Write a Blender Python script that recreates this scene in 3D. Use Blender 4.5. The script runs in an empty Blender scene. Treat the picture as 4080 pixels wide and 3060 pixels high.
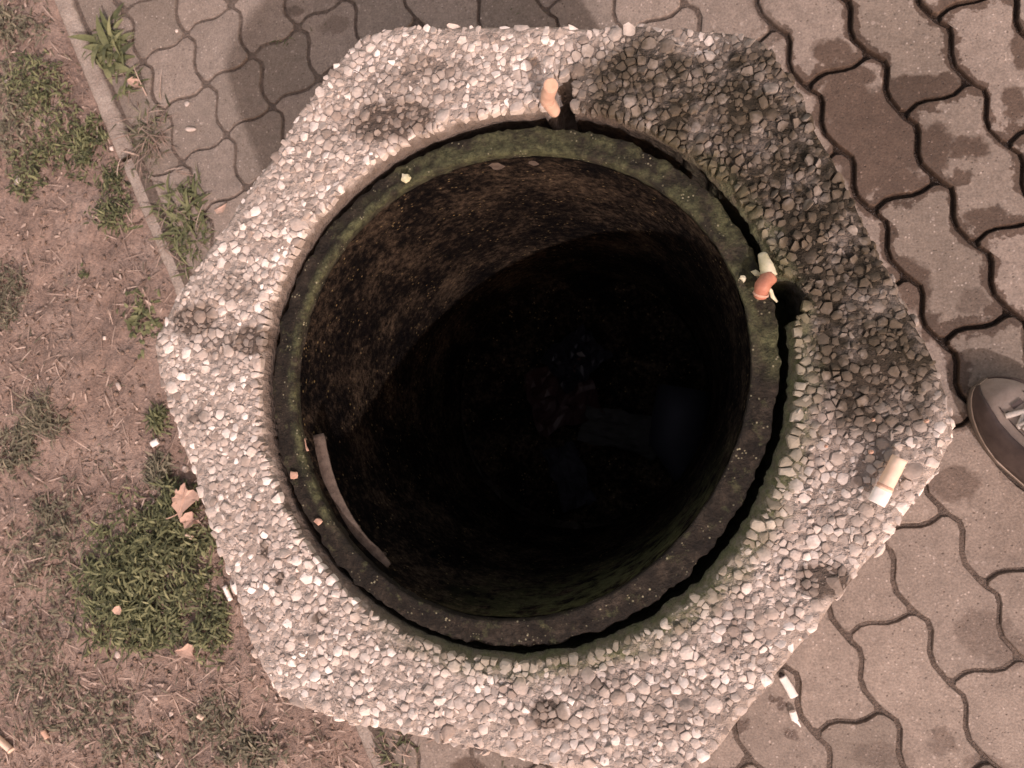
import bpy, math, random
import numpy as np
from mathutils import Vector, Matrix, noise

rng = random.Random(11)
CM = 0.01
scene = bpy.context.scene
COL = scene.collection

# ------------------------------------------------------------------ camera
# hand-held phone, about 0.94 m above the paving, tilted 12.8 degrees towards the bin
ROT = ((0.97661522, -0.012234837, -0.21464627),
       (0.0, -0.998379448, 0.056907629),
       (-0.21499468, -0.055576856, -0.975032564))      # photo axes (right, down, forward) -> place axes
CAM_H = 94.383
FOCAL = 3000.0 / 4080.0
cam_data = bpy.data.cameras.new('camera')
cam_data.sensor_fit = 'HORIZONTAL'
cam_data.sensor_width = 36.0
cam_data.lens = 36.0 * FOCAL
cam_data.clip_start = 0.02
cam_data.clip_end = 500.0
cam = bpy.data.objects.new('camera', cam_data)
COL.objects.link(cam)
cam.matrix_world = Matrix(((ROT[0][0], -ROT[0][1], -ROT[0][2], 0.0),
                           (ROT[1][0], -ROT[1][1], -ROT[1][2], 0.0),
                           (ROT[2][0], -ROT[2][1], -ROT[2][2], CAM_H * CM),
                           (0, 0, 0, 1)))
cam_data.dof.use_dof = True
cam_data.dof.focus_distance = 0.50
cam_data.dof.aperture_fstop = 20.0
scene.camera = cam

# ------------------------------------------------------------------ light: night, a street lamp low in the south-east
SUN_AZ, SUN_EL = -61.0, 41.0
world = bpy.data.worlds.new('World')
scene.world = world
world.use_nodes = True
wn = world.node_tree
bg = wn.nodes['Background']
sky = wn.nodes.new('ShaderNodeTexSky')
sky.sky_type = 'NISHITA'
sky.sun_disc = False
sky.sun_elevation = math.radians(SUN_EL)
sky.sun_rotation = math.radians(90.0 - SUN_AZ)
tint = wn.nodes.new('ShaderNodeMix')
tint.data_type = 'RGBA'
tint.blend_type = 'MULTIPLY'
tint.inputs[0].default_value = 1.0
tint.inputs[7].default_value = (1.0, 0.605, 0.385, 1.0)     # town lights on the night haze
wn.links.new(sky.outputs[0], tint.inputs[6])
wn.links.new(tint.outputs[2], bg.inputs[0])
bg.inputs[1].default_value = 0.108
sd = bpy.data.lights.new('sun', 'SUN')
sd.energy = 0.83
sd.angle = math.radians(1.2)
sd.color = (1.0, 0.835, 0.82)
sun = bpy.data.objects.new('sun', sd)
COL.objects.link(sun)
az, el = math.radians(SUN_AZ), math.radians(SUN_EL)
sdir = Vector((math.cos(az) * math.cos(el), math.sin(az) * math.cos(el), math.sin(el)))
sun.rotation_euler = sdir.to_track_quat('Z', 'Y').to_euler()
sun.location = sdir * 4
scene.view_settings.view_transform = 'Standard'
scene.view_settings.look = 'None'
scene.view_settings.gamma = 1.0
scene.view_settings.exposure = 1.93
scene.view_settings.use_curve_mapping = False
scene.cycles.max_bounces = 6
scene.cycles.use_denoising = True


# ------------------------------------------------------------------ helpers
def at(px, py, z=0.0):
    """Place (cm) of a point measured in the photograph, for a given height."""
    d = (px - 2040.0, py - 1530.0, 3000.0)
    w = [sum(ROT[r][c] * d[c] for c in range(3)) for r in range(3)]
    t = (z - CAM_H) / w[2]
    return Vector((w[0] * t, w[1] * t, z))


V2S = 4080.0 / 2212.0


def av(px, py, z=0.0):
    return at(px * V2S, py * V2S, z)


def mesh_data(name, verts, faces, smooth=True, attrs=None, mats=(), fmat=None, scale=CM):
    me = bpy.data.meshes.new(name)
    me.from_pydata([(v[0] * scale, v[1] * scale, v[2] * scale) for v in verts], [], [tuple(f) for f in faces])
    for m in mats:
        me.materials.append(m)
    if fmat is not None:
        me.polygons.foreach_set('material_index', fmat)
    if smooth:
        me.polygons.foreach_set('use_smooth', [True] * len(me.polygons))
    if attrs:
        for k, vals in attrs.items():
            a = me.attributes.new(k, 'FLOAT', 'POINT')
            a.data.foreach_set('value', [float(x) for x in vals])
    me.update()
    return me


def obj(name, me, parent=None, loc=None):
    o = bpy.data.objects.new(name, me)
    COL.objects.link(o)
    if parent is not None:
        o.parent = parent
    if loc is not None:
        o.location = loc
    return o


def tag(o, label=None, cat=None, group=None, kind=None):
    if label: o['label'] = label
    if cat: o['category'] = cat
    if group: o['group'] = group
    if kind: o['kind'] = kind
    return o


def empty(name, loc):
    o = bpy.data.objects.new(name, None)
    o.empty_display_size = 0.02
    o.location = (loc[0] * CM, loc[1] * CM, loc[2] * CM)
    COL.objects.link(o)
    return o


def part(name, verts, faces, mat, parent, smooth=True, attrs=None):
    """A part given in place coordinates (cm) under an Empty or object standing unrotated at parent.location."""
    me = mesh_data(name, verts, faces, smooth, attrs, (mat,))
    o = obj(name, me, parent)
    p = parent
    off = Vector((0, 0, 0))
    while p is not None:
        off += p.location
        p = p.parent
    o.location = -off
    return o


def nz(x, y, z=0.0, s=1.0):
    return noise.noise(Vector((x * s, y * s, z * s)))


def fbm(x, y, z=0.0, s=1.0, o=3):
    a, t = 1.0, 0.0
    for _ in range(o):
        t += a * noise.noise(Vector((x * s, y * s, z * s + 3.7 * _)))
        s *= 2.03
        a *= 0.5
    return t


# ------------------------------------------------------------------ node helpers
class NT:
    def __init__(self, name):
        self.m = bpy.data.materials.new(name)
        self.m.use_nodes = True
        self.t = self.m.node_tree
        self.b = self.t.nodes['Principled BSDF']
        self.geo = None

    def n(self, typ, **kw):
        nd = self.t.nodes.new(typ)
        for k, v in kw.items():
            setattr(nd, k, v)
        return nd

    def link(self, a, b):
        self.t.links.new(a, b)

    def pos(self):
        if self.geo is None:
            self.geo = self.n('ShaderNodeNewGeometry')
        return self.geo.outputs['Position']

    def setin(self, s, v):
        if hasattr(v, 'is_output'):
            self.link(v, s)
        else:
            s.default_value = v

    def math(self, op, a, b=0.0, c=None, clamp=False):
        nd = self.n('ShaderNodeMath', operation=op)
        nd.use_clamp = clamp
        self.setin(nd.inputs[0], a)
        self.setin(nd.inputs[1], b)
        if c is not None:
            self.setin(nd.inputs[2], c)
        return nd.outputs[0]

    def noise(self, scale, detail=3.0, rough=0.55, vec=None, dist=0.0):
        nd = self.n('ShaderNodeTexNoise')
        nd.inputs['Scale'].default_value = scale
        nd.inputs['Detail'].default_value = detail
        nd.inputs['Roughness'].default_value = rough
        nd.inputs['Distortion'].default_value = dist
        self.link(vec if vec is not None else self.pos(), nd.inputs['Vector'])
        return nd.outputs['Fac']

    def noise_col(self, scale, detail=2.0, vec=None):
        nd = self.n('ShaderNodeTexNoise')
        nd.inputs['Scale'].default_value = scale
        nd.inputs['Detail'].default_value = detail
        self.link(vec if vec is not None else self.pos(), nd.inputs['Vector'])
        return nd.outputs['Color']

    def voro(self, scale, feature='F1', out='Distance', vec=None):
        nd = self.n('ShaderNodeTexVoronoi', feature=feature)
        nd.inputs['Scale'].default_value = scale
        self.link(vec if vec is not None else self.pos(), nd.inputs['Vector'])
        return nd.outputs[out]

    def ramp(self, fac, stops):
        nd = self.n('ShaderNodeValToRGB')
        cr = nd.color_ramp
        while len(cr.elements) < len(stops):
            cr.elements.new(0.5)
        for e, (p, c) in zip(cr.elements, stops):
            e.position = p
            e.color = (c, c, c, 1) if isinstance(c, (int, float)) else (*c, 1)
        self.setin(nd.inputs[0], fac)
        return nd.outputs[0]

    def step(self, v, lo, hi):
        nd = self.n('ShaderNodeMapRange', interpolation_type='SMOOTHSTEP')
        self.setin(nd.inputs[0], v)
        nd.inputs[1].default_value = lo
        nd.inputs[2].default_value = hi
        return nd.outputs[0]

    def mix(self, fac, a, b, mode='MIX'):
        nd = self.n('ShaderNodeMix', data_type='RGBA', blend_type=mode)
        self.setin(nd.inputs[0], fac)
        for s, v in ((nd.inputs[6], a), (nd.inputs[7], b)):
            if isinstance(v, tuple) and len(v) == 3:
                v = (*v, 1)
            self.setin(s, v)
        return nd.outputs[2]

    def attr(self, name):
        nd = self.n('ShaderNodeAttribute', attribute_name=name)
        return nd.outputs['Fac']

    def objrand(self):
        return self.n('ShaderNodeObjectInfo').outputs['Random']

    def warp(self, scale, amount, detail=2.0):
        c = self.noise_col(scale, detail)
        s = self.n('ShaderNodeVectorMath', operation='SUBTRACT')
        self.link(c, s.inputs[0])
        s.inputs[1].default_value = (0.5, 0.5, 0.5)
        k = self.n('ShaderNodeVectorMath', operation='SCALE')
        self.link(s.outputs[0], k.inputs[0])
        k.inputs['Scale'].default_value = amount
        a = self.n('ShaderNodeVectorMath', operation='ADD')
        self.link(self.pos(), a.inputs[0])
        self.link(k.outputs[0], a.inputs[1])
        return a.outputs[0]

    def blobs(self, vec, items, soft=0.35):
        """Patches with a place and shape of their own: (x cm, y cm, radius x cm, radius y cm)."""
        fl = self.n('ShaderNodeVectorMath', operation='MULTIPLY')
        self.link(vec, fl.inputs[0])
        fl.inputs[1].default_value = (100.0, 100.0, 0.0)
        best = None
        for (x, y, rx, ry, *st) in items:
            s = self.n('ShaderNodeVectorMath', operation='SUBTRACT')
            self.link(fl.outputs[0], s.inputs[0])
            s.inputs[1].default_value = (x, y, 0)
            k = self.n('ShaderNodeVectorMath', operation='MULTIPLY')
            self.link(s.outputs[0], k.inputs[0])
            k.inputs[1].default_value = (1.0 / rx, 1.0 / ry, 0)
            l = self.n('ShaderNodeVectorMath', operation='LENGTH')
            self.link(k.outputs[0], l.inputs[0])
            v = self.step(l.outputs['Value'], 1.0 + soft, 1.0 - soft)
            if st:
                v = self.math('MULTIPLY', v, st[0])
            best = v if best is None else self.math('MAXIMUM', best, v)
        return best

    def bump(self, h, strength, dist, normal=None):
        nd = self.n('ShaderNodeBump')
        nd.inputs['Strength'].default_value = strength
        nd.inputs['Distance'].default_value = dist
        self.link(h, nd.inputs['Height'])
        if normal is not None:
            self.link(normal, nd.inputs['Normal'])
        return nd.outputs[0]

    def out(self, col=None, rough=0.85, normal=None, spec=0.3):
        if col is not None:
            self.setin(self.b.inputs['Base Color'], (*col, 1) if isinstance(col, tuple) and len(col) == 3 else col)
        self.setin(self.b.inputs['Roughness'], rough)
        self.b.inputs['Specular IOR Level'].default_value = spec
        if normal is not None:
            self.link(normal, self.b.inputs['Normal'])
        return self.m


TOP = 46.47                      # height of the bin's rim, cm
CX, CY = -10.88, 2.94            # axis of the bin
LX, LY = -10.85, 3.40            # axis of the liner
HEX_R, HEX_A = 27.4, -7.0
OX, OY = -10.80, 3.30            # middle of the opening; its rings are slightly oval


def ring_r(k, a):
    c = {'inner': (15.455, -0.254, -0.194, -0.036, 0.326, 0.074, 0.206), 'outer': (17.24, -0.242, -0.181, -0.027, 0.296, -0.015, 0.196),
         'hole': (17.653, -0.102, -0.144, -0.060, 0.235, -0.034, 0.134)}[k]
    return c[0] + c[1] * math.cos(a) + c[2] * math.sin(a) + c[3] * math.cos(2 * a) + c[4] * math.sin(2 * a) + c[5] * math.cos(3 * a) + c[6] * math.sin(3 * a)

WET = [tuple(at(*p)[:2]) + r for p, r in (
    ((3366, 393), (3.0, 3.4)), ((3452, 505), (4.6, 4.6)), ((3581, 592), (3.4, 3.2)), ((3448, 670), (2.6, 3.2)), ((3573, 725), (2.8, 1.6)),
    ((3427, 300), (1.8, 1.0)), ((3642, 352), (3.8, 1.6)), ((3728, 590), (1.7, 2.9)), ((3857, 590), (2.1, 1.4)), ((3827, 713), (1.4, 0.9)),
    ((4042, 418), (1.2, 2.4)), ((3316, 209), (2.4, 1.5)), ((3925, 867), (2.2, 1.1)), ((4066, 203), (1.0, 2.0)), ((3770, 330), (1.6, 1.2)),
    ((3642, 1143), (1.7, 3.0)), ((3600, 1080), (2.0, 1.5)), ((3814, 1463), (1.2, 1.7)), ((3700, 1290), (1.1, 1.9)), ((3876, 1198), (1.5, 1.5, .6)),
    ((3796, 1930), (2.9, 2.0, .8)), ((3919, 2520), (3.0, 2.6, .6)), ((4010, 2590), (2.4, 2.0, .6)), ((3753, 2950), (1.3, 1.7, .7)),
    ((3519, 3020), (3.2, 1.5, .6)), ((3925, 3048), (2.4, 1.0, .7)), ((3095, 2784), (0.85, 0.5)), ((3107, 2818), (0.6, 0.55)),
    ((3153, 2919), (1.0, 0.9)), ((2947, 2892), (1.1, 0.75)), ((1870, 3070), (2.5, 1.5)), ((1170, 40), (1.6, 1.0, .7)), ((1330, 100), (2.4, 1.2, .5)))]


# ------------------------------------------------------------------ materials
def mat_paver():
    m = NT('paver_concrete')
    w = m.warp(75, 0.026, 4)
    big = m.noise(9, 3)
    col = m.ramp(big, [(0.25, (0.225, 0.190, 0.162)), (0.75, (0.31, 0.265, 0.228))])
    r = m.objrand()
    col = m.mix(1.0, col, m.ramp(r, [(0.0, (0.80, 0.79, 0.76)), (0.5, (0.98, 0.97, 0.96)), (1.0, (1.13, 1.11, 1.09))]), 'MULTIPLY')
    sp = m.voro(260, out='Color')
    sv = m.n('ShaderNodeSeparateColor'); m.link(sp, sv.inputs[0])
    d = m.voro(260)
    grain = m.math('MULTIPLY', m.step(d, 0.40, 0.18), m.step(sv.outputs[0], 0.80, 0.97))
    col = m.mix(m.math('MULTIPLY', grain, 0.7), col, (0.56, 0.485, 0.43))
    d2 = m.voro(120); c2 = m.n('ShaderNodeSeparateColor'); m.link(m.voro(120, out='Color'), c2.inputs[0])
    big_ = m.math('MULTIPLY', m.step(d2, 0.36, 0.2), m.step(c2.outputs[0], 0.72, 0.95))
    col = m.mix(m.math('MULTIPLY', big_, 0.45), col, m.mix(m.step(c2.outputs[1], 0.45, 0.55), (0.13, 0.105, 0.088), (0.46, 0.40, 0.355)))
    pit = m.math('MULTIPLY', m.step(d, 0.38, 0.15), m.step(sv.outputs[1], 0.82, 0.97))
    col = m.mix(m.math('MULTIPLY', pit, 0.7), col, (0.09, 0.07, 0.055))
    fine = m.noise(420, 3, 0.7)
    col = m.mix(1.0, col, m.ramp(fine, [(0.25, 0.62), (0.75, 1.32)]), 'MULTIPLY')
    mid = m.noise(65, 4, 0.7)
    col = m.mix(1.0, col, m.ramp(mid, [(0.3, 0.82), (0.7, 1.12)]), 'MULTIPLY')
    # dirt along the joints, wet patches
    edge = m.attr('edge')
    en = m.math('ADD', edge, m.math('MULTIPLY', m.math('SUBTRACT', m.noise(140, 3, 0.65), 0.5), 1.1))
    dirt = m.step(en, 0.68, 1.08)
    col = m.mix(m.math('MULTIPLY', dirt, 0.62), col, (0.105, 0.080, 0.064))
    wet = m.blobs(w, WET, 0.22)
    # the joints on the right hold water
    px = m.n('ShaderNodeSeparateXYZ'); m.link(m.pos(), px.inputs[0])
    right = m.math('MULTIPLY', m.step(px.outputs[0], 0.06, 0.16), m.step(px.outputs[1], -0.12, 0.06))
    jw = m.math('MULTIPLY', m.step(m.math('ADD', edge, m.math('MULTIPLY', m.math('SUBTRACT', m.noise(55, 4, 0.65), 0.5), 2.2)), 0.42, 0.60), right)
    wet = m.math('MAXIMUM', wet, jw)
    col = m.mix(wet, col, m.mix(1.0, col, (0.40, 0.34, 0.30), 'MULTIPLY'))
    rough = m.math('SUBTRACT', 0.9, m.math('MULTIPLY', wet, m.ramp(m.noise(300, 2), [(0.35, 0.25), (0.7, 0.72)])))
    h = m.math('ADD', m.noise(330, 4, 0.7), m.math('SUBTRACT', m.math('MULTIPLY', grain, 0.4), m.math('MULTIPLY', pit, 0.8)))
    return m.out(col, rough, m.bump(h, 0.55, 0.0016), 0.4)


def mat_sand():
    m = NT('joint_sand')
    col = m.ramp(m.noise(160, 4, 0.7), [(0.3, (0.085, 0.066, 0.053)), (0.7, (0.22, 0.175, 0.142))])
    px = m.n('ShaderNodeSeparateXYZ'); m.link(m.pos(), px.inputs[0])
    right = m.math('MULTIPLY', m.step(px.outputs[0], 0.06, 0.16), m.step(px.outputs[1], -0.12, 0.06))
    col = m.mix(right, col, m.mix(1.0, col, (0.26, 0.23, 0.21), 'MULTIPLY'))
    rough = m.math('SUBTRACT', 0.95, m.math('MULTIPLY', right, 0.75))
    return m.out(col, rough, m.bump(m.noise(420, 3, 0.7), 1.0, 0.004), 0.5)


def mat_soil():
    m = NT('bare_soil')
    col = m.ramp(m.noise(14, 5, 0.62), [(0.28, (0.195, 0.143, 0.116)), (0.5, (0.275, 0.208, 0.172)), (0.75, (0.36, 0.285, 0.24))])
    col = m.mix(1.0, col, m.ramp(m.noise(190, 4, 0.75), [(0.25, 0.55), (0.5, 1.0), (0.75, 1.4)]), 'MULTIPLY')
    h = m.math('ADD', m.noise(120, 4, 0.7), m.math('MULTIPLY', m.noise(480, 2, 0.6), 0.4))
    return m.out(col, 0.95, m.bump(h, 0.8, 0.004), 0.15)


def mat_kerb():
    m = NT('kerb_concrete')
    col = m.ramp(m.noise(30, 4, 0.6), [(0.3, (0.29, 0.243, 0.207)), (0.7, (0.44, 0.385, 0.335))])
    col = m.mix(1.0, col, m.ramp(m.noise(380, 3, 0.7), [(0.3, 0.68), (0.7, 1.25)]), 'MULTIPLY')
    e = m.math('ADD', m.attr('edge'), m.math('MULTIPLY', m.math('SUBTRACT', m.noise(70, 4), 0.5), 1.6))
    col = m.mix(m.math('MULTIPLY', m.step(e, 0.5, 1.2), 0.7), col, (0.13, 0.095, 0.072))
    return m.out(col, 0.92, m.bump(m.noise(260, 4, 0.75), 0.8, 0.003), 0.2)


# moss and painted-in shade on the north-eastern third of the bin's rim, and mud smears
SHADE_MOSS = [(4.0, 19.0, 9.5, 6.5), (9.5, 12.0, 7.0, 9.5), (11.5, 4.5, 4.4, 5.5), (-1.5, 22.0, 5.5, 3.4)]
MUD = [(*av(x, y, TOP)[:2], rx, ry, k) for x, y, rx, ry, k in (
    (420, 690, 1.7, 1.1, .9), (540, 735, 1.6, .9, .8), (850, 260, 3.4, 1.6, .75), (640, 210, 1.0, .8, .5), (1190, 1540, 1.2, .8, .95),
    (1780, 1255, 1.7, 1.0, .9), (1290, 1470, 3.0, 1.3, .38), (1420, 1560, 2.6, 1.2, .34), (1600, 1330, 1.8, 1.3, .32), (572, 1185, .35, .5, 1.), (612, 1250, .35, .4, 1.), (690, 1330, .6, .5, .8),
    (1820, 1120, 2.4, 1.8, .34), (1700, 1180, 2.0, 1.2, .3), (930, 150, 2.6, 1.2, .45), (520, 620, 1.6, 1.2, .4), (430, 900, .9, .7, .5), (1060, 320, 1.8, .7, .5), (1790, 1010, 4.2, 3.0, .36), (1480, 1520, 5.0, 2.4, .32), (1240, 1560, 2.6, 1.2, .32), (880, 190, 4.6, 1.8, .38), (470, 740, 2.4, 1.4, .42), (1620, 1400, 2.4, 1.6, .28), (700, 300, 2.0, 1.4, .3), (1900, 860, 2.2, 2.6, .32))]


def shade_mud_nodes(m):
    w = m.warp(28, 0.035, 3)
    g = m.blobs(w, SHADE_MOSS, 0.4)
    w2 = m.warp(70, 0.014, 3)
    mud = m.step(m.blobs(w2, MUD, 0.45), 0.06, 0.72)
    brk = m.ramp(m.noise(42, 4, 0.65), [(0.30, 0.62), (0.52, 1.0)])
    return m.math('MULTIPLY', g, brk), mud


def rim_moss(m):
    """green film on the inner edge, thick on the east and south-east"""
    s = m.n('ShaderNodeVectorMath', operation='SUBTRACT')
    m.link(m.pos(), s.inputs[0]); s.inputs[1].default_value = (CX * CM, CY * CM, 0)
    k = m.n('ShaderNodeVectorMath', operation='MULTIPLY')
    m.link(s.outputs[0], k.inputs[0]); k.inputs[1].default_value = (1, 1, 0)
    l = m.n('ShaderNodeVectorMath', operation='LENGTH'); m.link(k.outputs[0], l.inputs[0])
    sx = m.n('ShaderNodeSeparateXYZ'); m.link(k.outputs[0], sx.inputs[0])
    rad = m.math('ADD', l.outputs['Value'], m.math('MULTIPLY', m.math('SUBTRACT', m.noise(60, 3), 0.5), 0.020))
    ring = m.step(rad, 0.197, 0.184)
    dirn = m.math('ADD', m.math('MULTIPLY', sx.outputs[0], 0.85), m.math('MULTIPLY', sx.outputs[1], -0.55))
    side = m.step(dirn, -0.05, 0.11)
    return m.math('MULTIPLY', ring, side)


def mat_pebble(mass):
    m = NT('pebble_stone_mass' if mass else 'pebble_stone')
    t = m.attr('tone') if mass else m.objrand()
    col = m.ramp(t, [(0.0, (0.31, 0.26, 0.225)), (0.15, (0.43, 0.375, 0.33)), (0.42, (0.55, 0.49, 0.44)), (0.72, (0.64, 0.58, 0.525)), (1.0, (0.88, 0.825, 0.77))])
    col = m.mix(1.0, col, m.ramp(m.noise(110, 4, 0.65), [(0.28, 0.62), (0.6, 1.08)]), 'MULTIPLY')
    g, mud = shade_mud_nodes(m)
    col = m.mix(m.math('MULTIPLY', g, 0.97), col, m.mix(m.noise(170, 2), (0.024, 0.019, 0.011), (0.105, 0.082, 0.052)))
    col = m.mix(m.math('MULTIPLY', mud, 0.85), col, m.mix(m.ramp(m.noise(130, 4, .7), [(0.35, 0.0), (0.65, 1.0)]), (0.095, 0.074, 0.058), (0.24, 0.20, 0.165)))
    film = m.step(m.math('ADD', m.math('MULTIPLY', m.noise(17, 4, 0.62), 0.6), m.math('MULTIPLY', m.noise(120, 4, 0.7), 0.4)), 0.47, 0.66)
    film = m.math('MULTIPLY', film, m.math('SUBTRACT', 1.0, g))
    col = m.mix(m.math('MULTIPLY', film, 0.55), col, (0.29, 0.23, 0.188))
    col = m.mix(m.math('MULTIPLY', rim_moss(m), 0.5), col, (0.15, 0.15, 0.08))
    rough = m.ramp(m.noise(80, 2), [(0.3, 0.55), (0.7, 0.85)])
    return m.out(col, rough, m.bump(m.noise(700, 3, 0.6), 0.25, 0.0008), 0.35)


def mat_mortar():
    m = NT('bin_mortar')
    col = m.ramp(m.noise(120, 5, 0.7), [(0.3, (0.30, 0.256, 0.222)), (0.7, (0.56, 0.495, 0.44))])
    gx = m.n('ShaderNodeSeparateXYZ'); m.link(m.pos(), gx.inputs[0])
    g, mud = shade_mud_nodes(m)
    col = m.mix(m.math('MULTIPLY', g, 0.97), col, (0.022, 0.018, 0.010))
    col = m.mix(m.math('MULTIPLY', mud, 0.9), col, (0.085, 0.066, 0.052))
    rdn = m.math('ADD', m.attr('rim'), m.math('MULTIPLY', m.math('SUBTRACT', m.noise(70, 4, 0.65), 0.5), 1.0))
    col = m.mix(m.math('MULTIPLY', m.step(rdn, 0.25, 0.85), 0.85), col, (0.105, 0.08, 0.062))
    ms = m.math('MULTIPLY', rim_moss(m), m.ramp(m.noise(130, 4, 0.7), [(0.35, 0.35), (0.6, 1.0)]))
    col = m.mix(ms, col, m.mix(m.noise(300, 3), (0.055, 0.060, 0.028), (0.19, 0.20, 0.11)))
    h = m.math('ADD', m.noise(240, 4, 0.75), m.math('MULTIPLY', m.noise(900, 2), 0.3))
    return m.out(col, 0.92, m.bump(m.math('ADD', h, m.math('MULTIPLY', m.voro(190), 0.8)), 0.9, 0.004), 0.25)


def mat_liner():
    m = NT('liner_metal')
    # grime, soil and algae on old sheet metal
    soil = m.ramp(m.noise(75, 5, 0.7), [(0.32, (0.009, 0.0075, 0.006)), (0.52, (0.030, 0.024, 0.0175)), (0.66, (0.075, 0.060, 0.045)), (0.80, (0.15, 0.125, 0.098))])
    algae = m.mix(m.ramp(m.noise(160, 5, 0.75), [(0.32, 0.0), (0.68, 1.0)]), (0.022, 0.026, 0.012), (0.19, 0.20, 0.10))
    s = m.n('ShaderNodeVectorMath', operation='SUBTRACT')
    m.link(m.pos(), s.inputs[0]); s.inputs[1].default_value = (LX * CM, LY * CM, 0)
    sx = m.n('ShaderNodeSeparateXYZ'); m.link(s.outputs[0], sx.inputs[0])
    ne = m.step(m.math('ADD', m.math('MULTIPLY', sx.outputs[0], 0.42), m.math('ADD', m.math('MULTIPLY', sx.outputs[1], 0.9), m.math('MULTIPLY', m.math('SUBTRACT', m.noise(30, 3), 0.5), 0.12))), 0.045, 0.115)
    bead = m.attr('bead')
    west = m.step(m.math('ADD', m.math('SUBTRACT', m.math('MULTIPLY', sx.outputs[1], 0.7), sx.outputs[0]), m.math('MULTIPLY', m.math('SUBTRACT', m.noise(40, 3), 0.5), 0.1)), 0.02, 0.09)
    a = m.math('MAXIMUM', m.math('MULTIPLY', ne, m.ramp(m.noise(60, 4, 0.65), [(0.38, 0.08), (0.58, 0.9)])), m.math('MULTIPLY', m.math('MULTIPLY', bead, west), m.ramp(m.noise(70, 4, 0.7), [(0.40, 0.05), (0.56, 0.95)])))
    a = m.math('MAXIMUM', a, m.math('MULTIPLY', m.step(m.noise(95, 4, 0.7), 0.56, 0.68), 0.55))
    col = m.mix(a, soil, algae)
    fl = m.math('MULTIPLY', m.step(m.voro(330), 0.30, 0.12), m.step(m.noise(90, 2), 0.52, 0.62))
    col = m.mix(fl, col, (0.40, 0.38, 0.25))
    return m.out(col, m.ramp(m.noise(150, 3), [(0.3, 0.55), (0.7, 0.9)]), m.bump(m.math('ADD', m.noise(300, 5, 0.75), m.noise(90, 3, 0.6)), 1.0, 0.005), 0.3)


def mat_liner_wall():
    m = NT('liner_wall_dirt')
    k = m.n('ShaderNodeVectorMath', operation='MULTIPLY')
    m.link(m.pos(), k.inputs[0]); k.inputs[1].default_value = (1.0, 1.0, 1.05)
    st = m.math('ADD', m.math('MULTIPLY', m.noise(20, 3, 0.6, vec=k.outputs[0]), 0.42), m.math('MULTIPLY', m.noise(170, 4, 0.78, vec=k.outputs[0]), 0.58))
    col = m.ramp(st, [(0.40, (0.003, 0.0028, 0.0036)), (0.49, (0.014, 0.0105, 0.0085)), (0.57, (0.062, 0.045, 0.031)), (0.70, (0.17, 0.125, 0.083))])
    sp = m.math('MULTIPLY', m.step(m.voro(210, vec=k.outputs[0]), 0.26, 0.10), m.step(m.noise(60, 3), 0.50, 0.62))
    col = m.mix(sp, col, m.mix(m.noise(25, 2), (0.26, 0.21, 0.06), (0.36, 0.25, 0.17)))
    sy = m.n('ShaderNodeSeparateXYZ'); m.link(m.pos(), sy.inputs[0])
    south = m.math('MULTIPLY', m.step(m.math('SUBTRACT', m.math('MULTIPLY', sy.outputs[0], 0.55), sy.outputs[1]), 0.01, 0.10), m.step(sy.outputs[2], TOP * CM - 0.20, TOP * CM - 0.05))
    lit_algae = m.math('MULTIPLY', south, m.step(m.noise(60, 4, 0.7), 0.38, 0.58))  # algae, lightened to paint in a second lamp's arc on the south wall
    col = m.mix(lit_algae, col, m.mix(m.noise(160, 3), (0.050, 0.055, 0.024), (0.20, 0.205, 0.095)))
    return m.out(col, 0.85, m.bump(m.noise(180, 5, 0.75, vec=k.outputs[0]), 1.0, 0.012), 0.06)


def mat_rust():
    m = NT('rusty_strip_metal')
    col = m.ramp(m.noise(170, 5, 0.7), [(0.3, (0.060, 0.043, 0.032)), (0.6, (0.135, 0.104, 0.082)), (0.8, (0.20, 0.162, 0.13))])
    return m.out(col, 0.75, m.bump(m.noise(380, 4, 0.7), 0.7, 0.0015), 0.4)


def simple(name, a, b, scale=150, rough=0.8, bump=0.3, spec=0.3, dist=0.001, obj_var=0.0):
    m = NT(name)
    col = m.mix(m.ramp(m.noise(scale, 4, 0.65), [(0.3, 0.0), (0.7, 1.0)]), a, b)
    if obj_var:
        col = m.mix(1.0, col, m.ramp(m.objrand(), [(0, 1 - obj_var), (1, 1 + obj_var)]), 'MULTIPLY')
    return m.out(col, rough, m.bump(m.noise(scale * 4, 3, 0.6), bump, dist), spec)


def mat_foliage(name, dark, mid, light):
    m = NT(name)
    col = m.ramp(m.attr('tone'), [(0.0, dark), (0.55, mid), (1.0, light)])
    col = m.mix(1.0, col, m.ramp(m.noise(240, 2), [(0.3, 0.8), (0.7, 1.15)]), 'MULTIPLY')
    m.out(col, 0.6, None, 0.35)
    try:
        m.b.inputs['Transmission Weight'].default_value = 0.0
        m.b.inputs['Subsurface Weight'].default_value = 0.0
    except KeyError:
        pass
    return m.m


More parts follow.
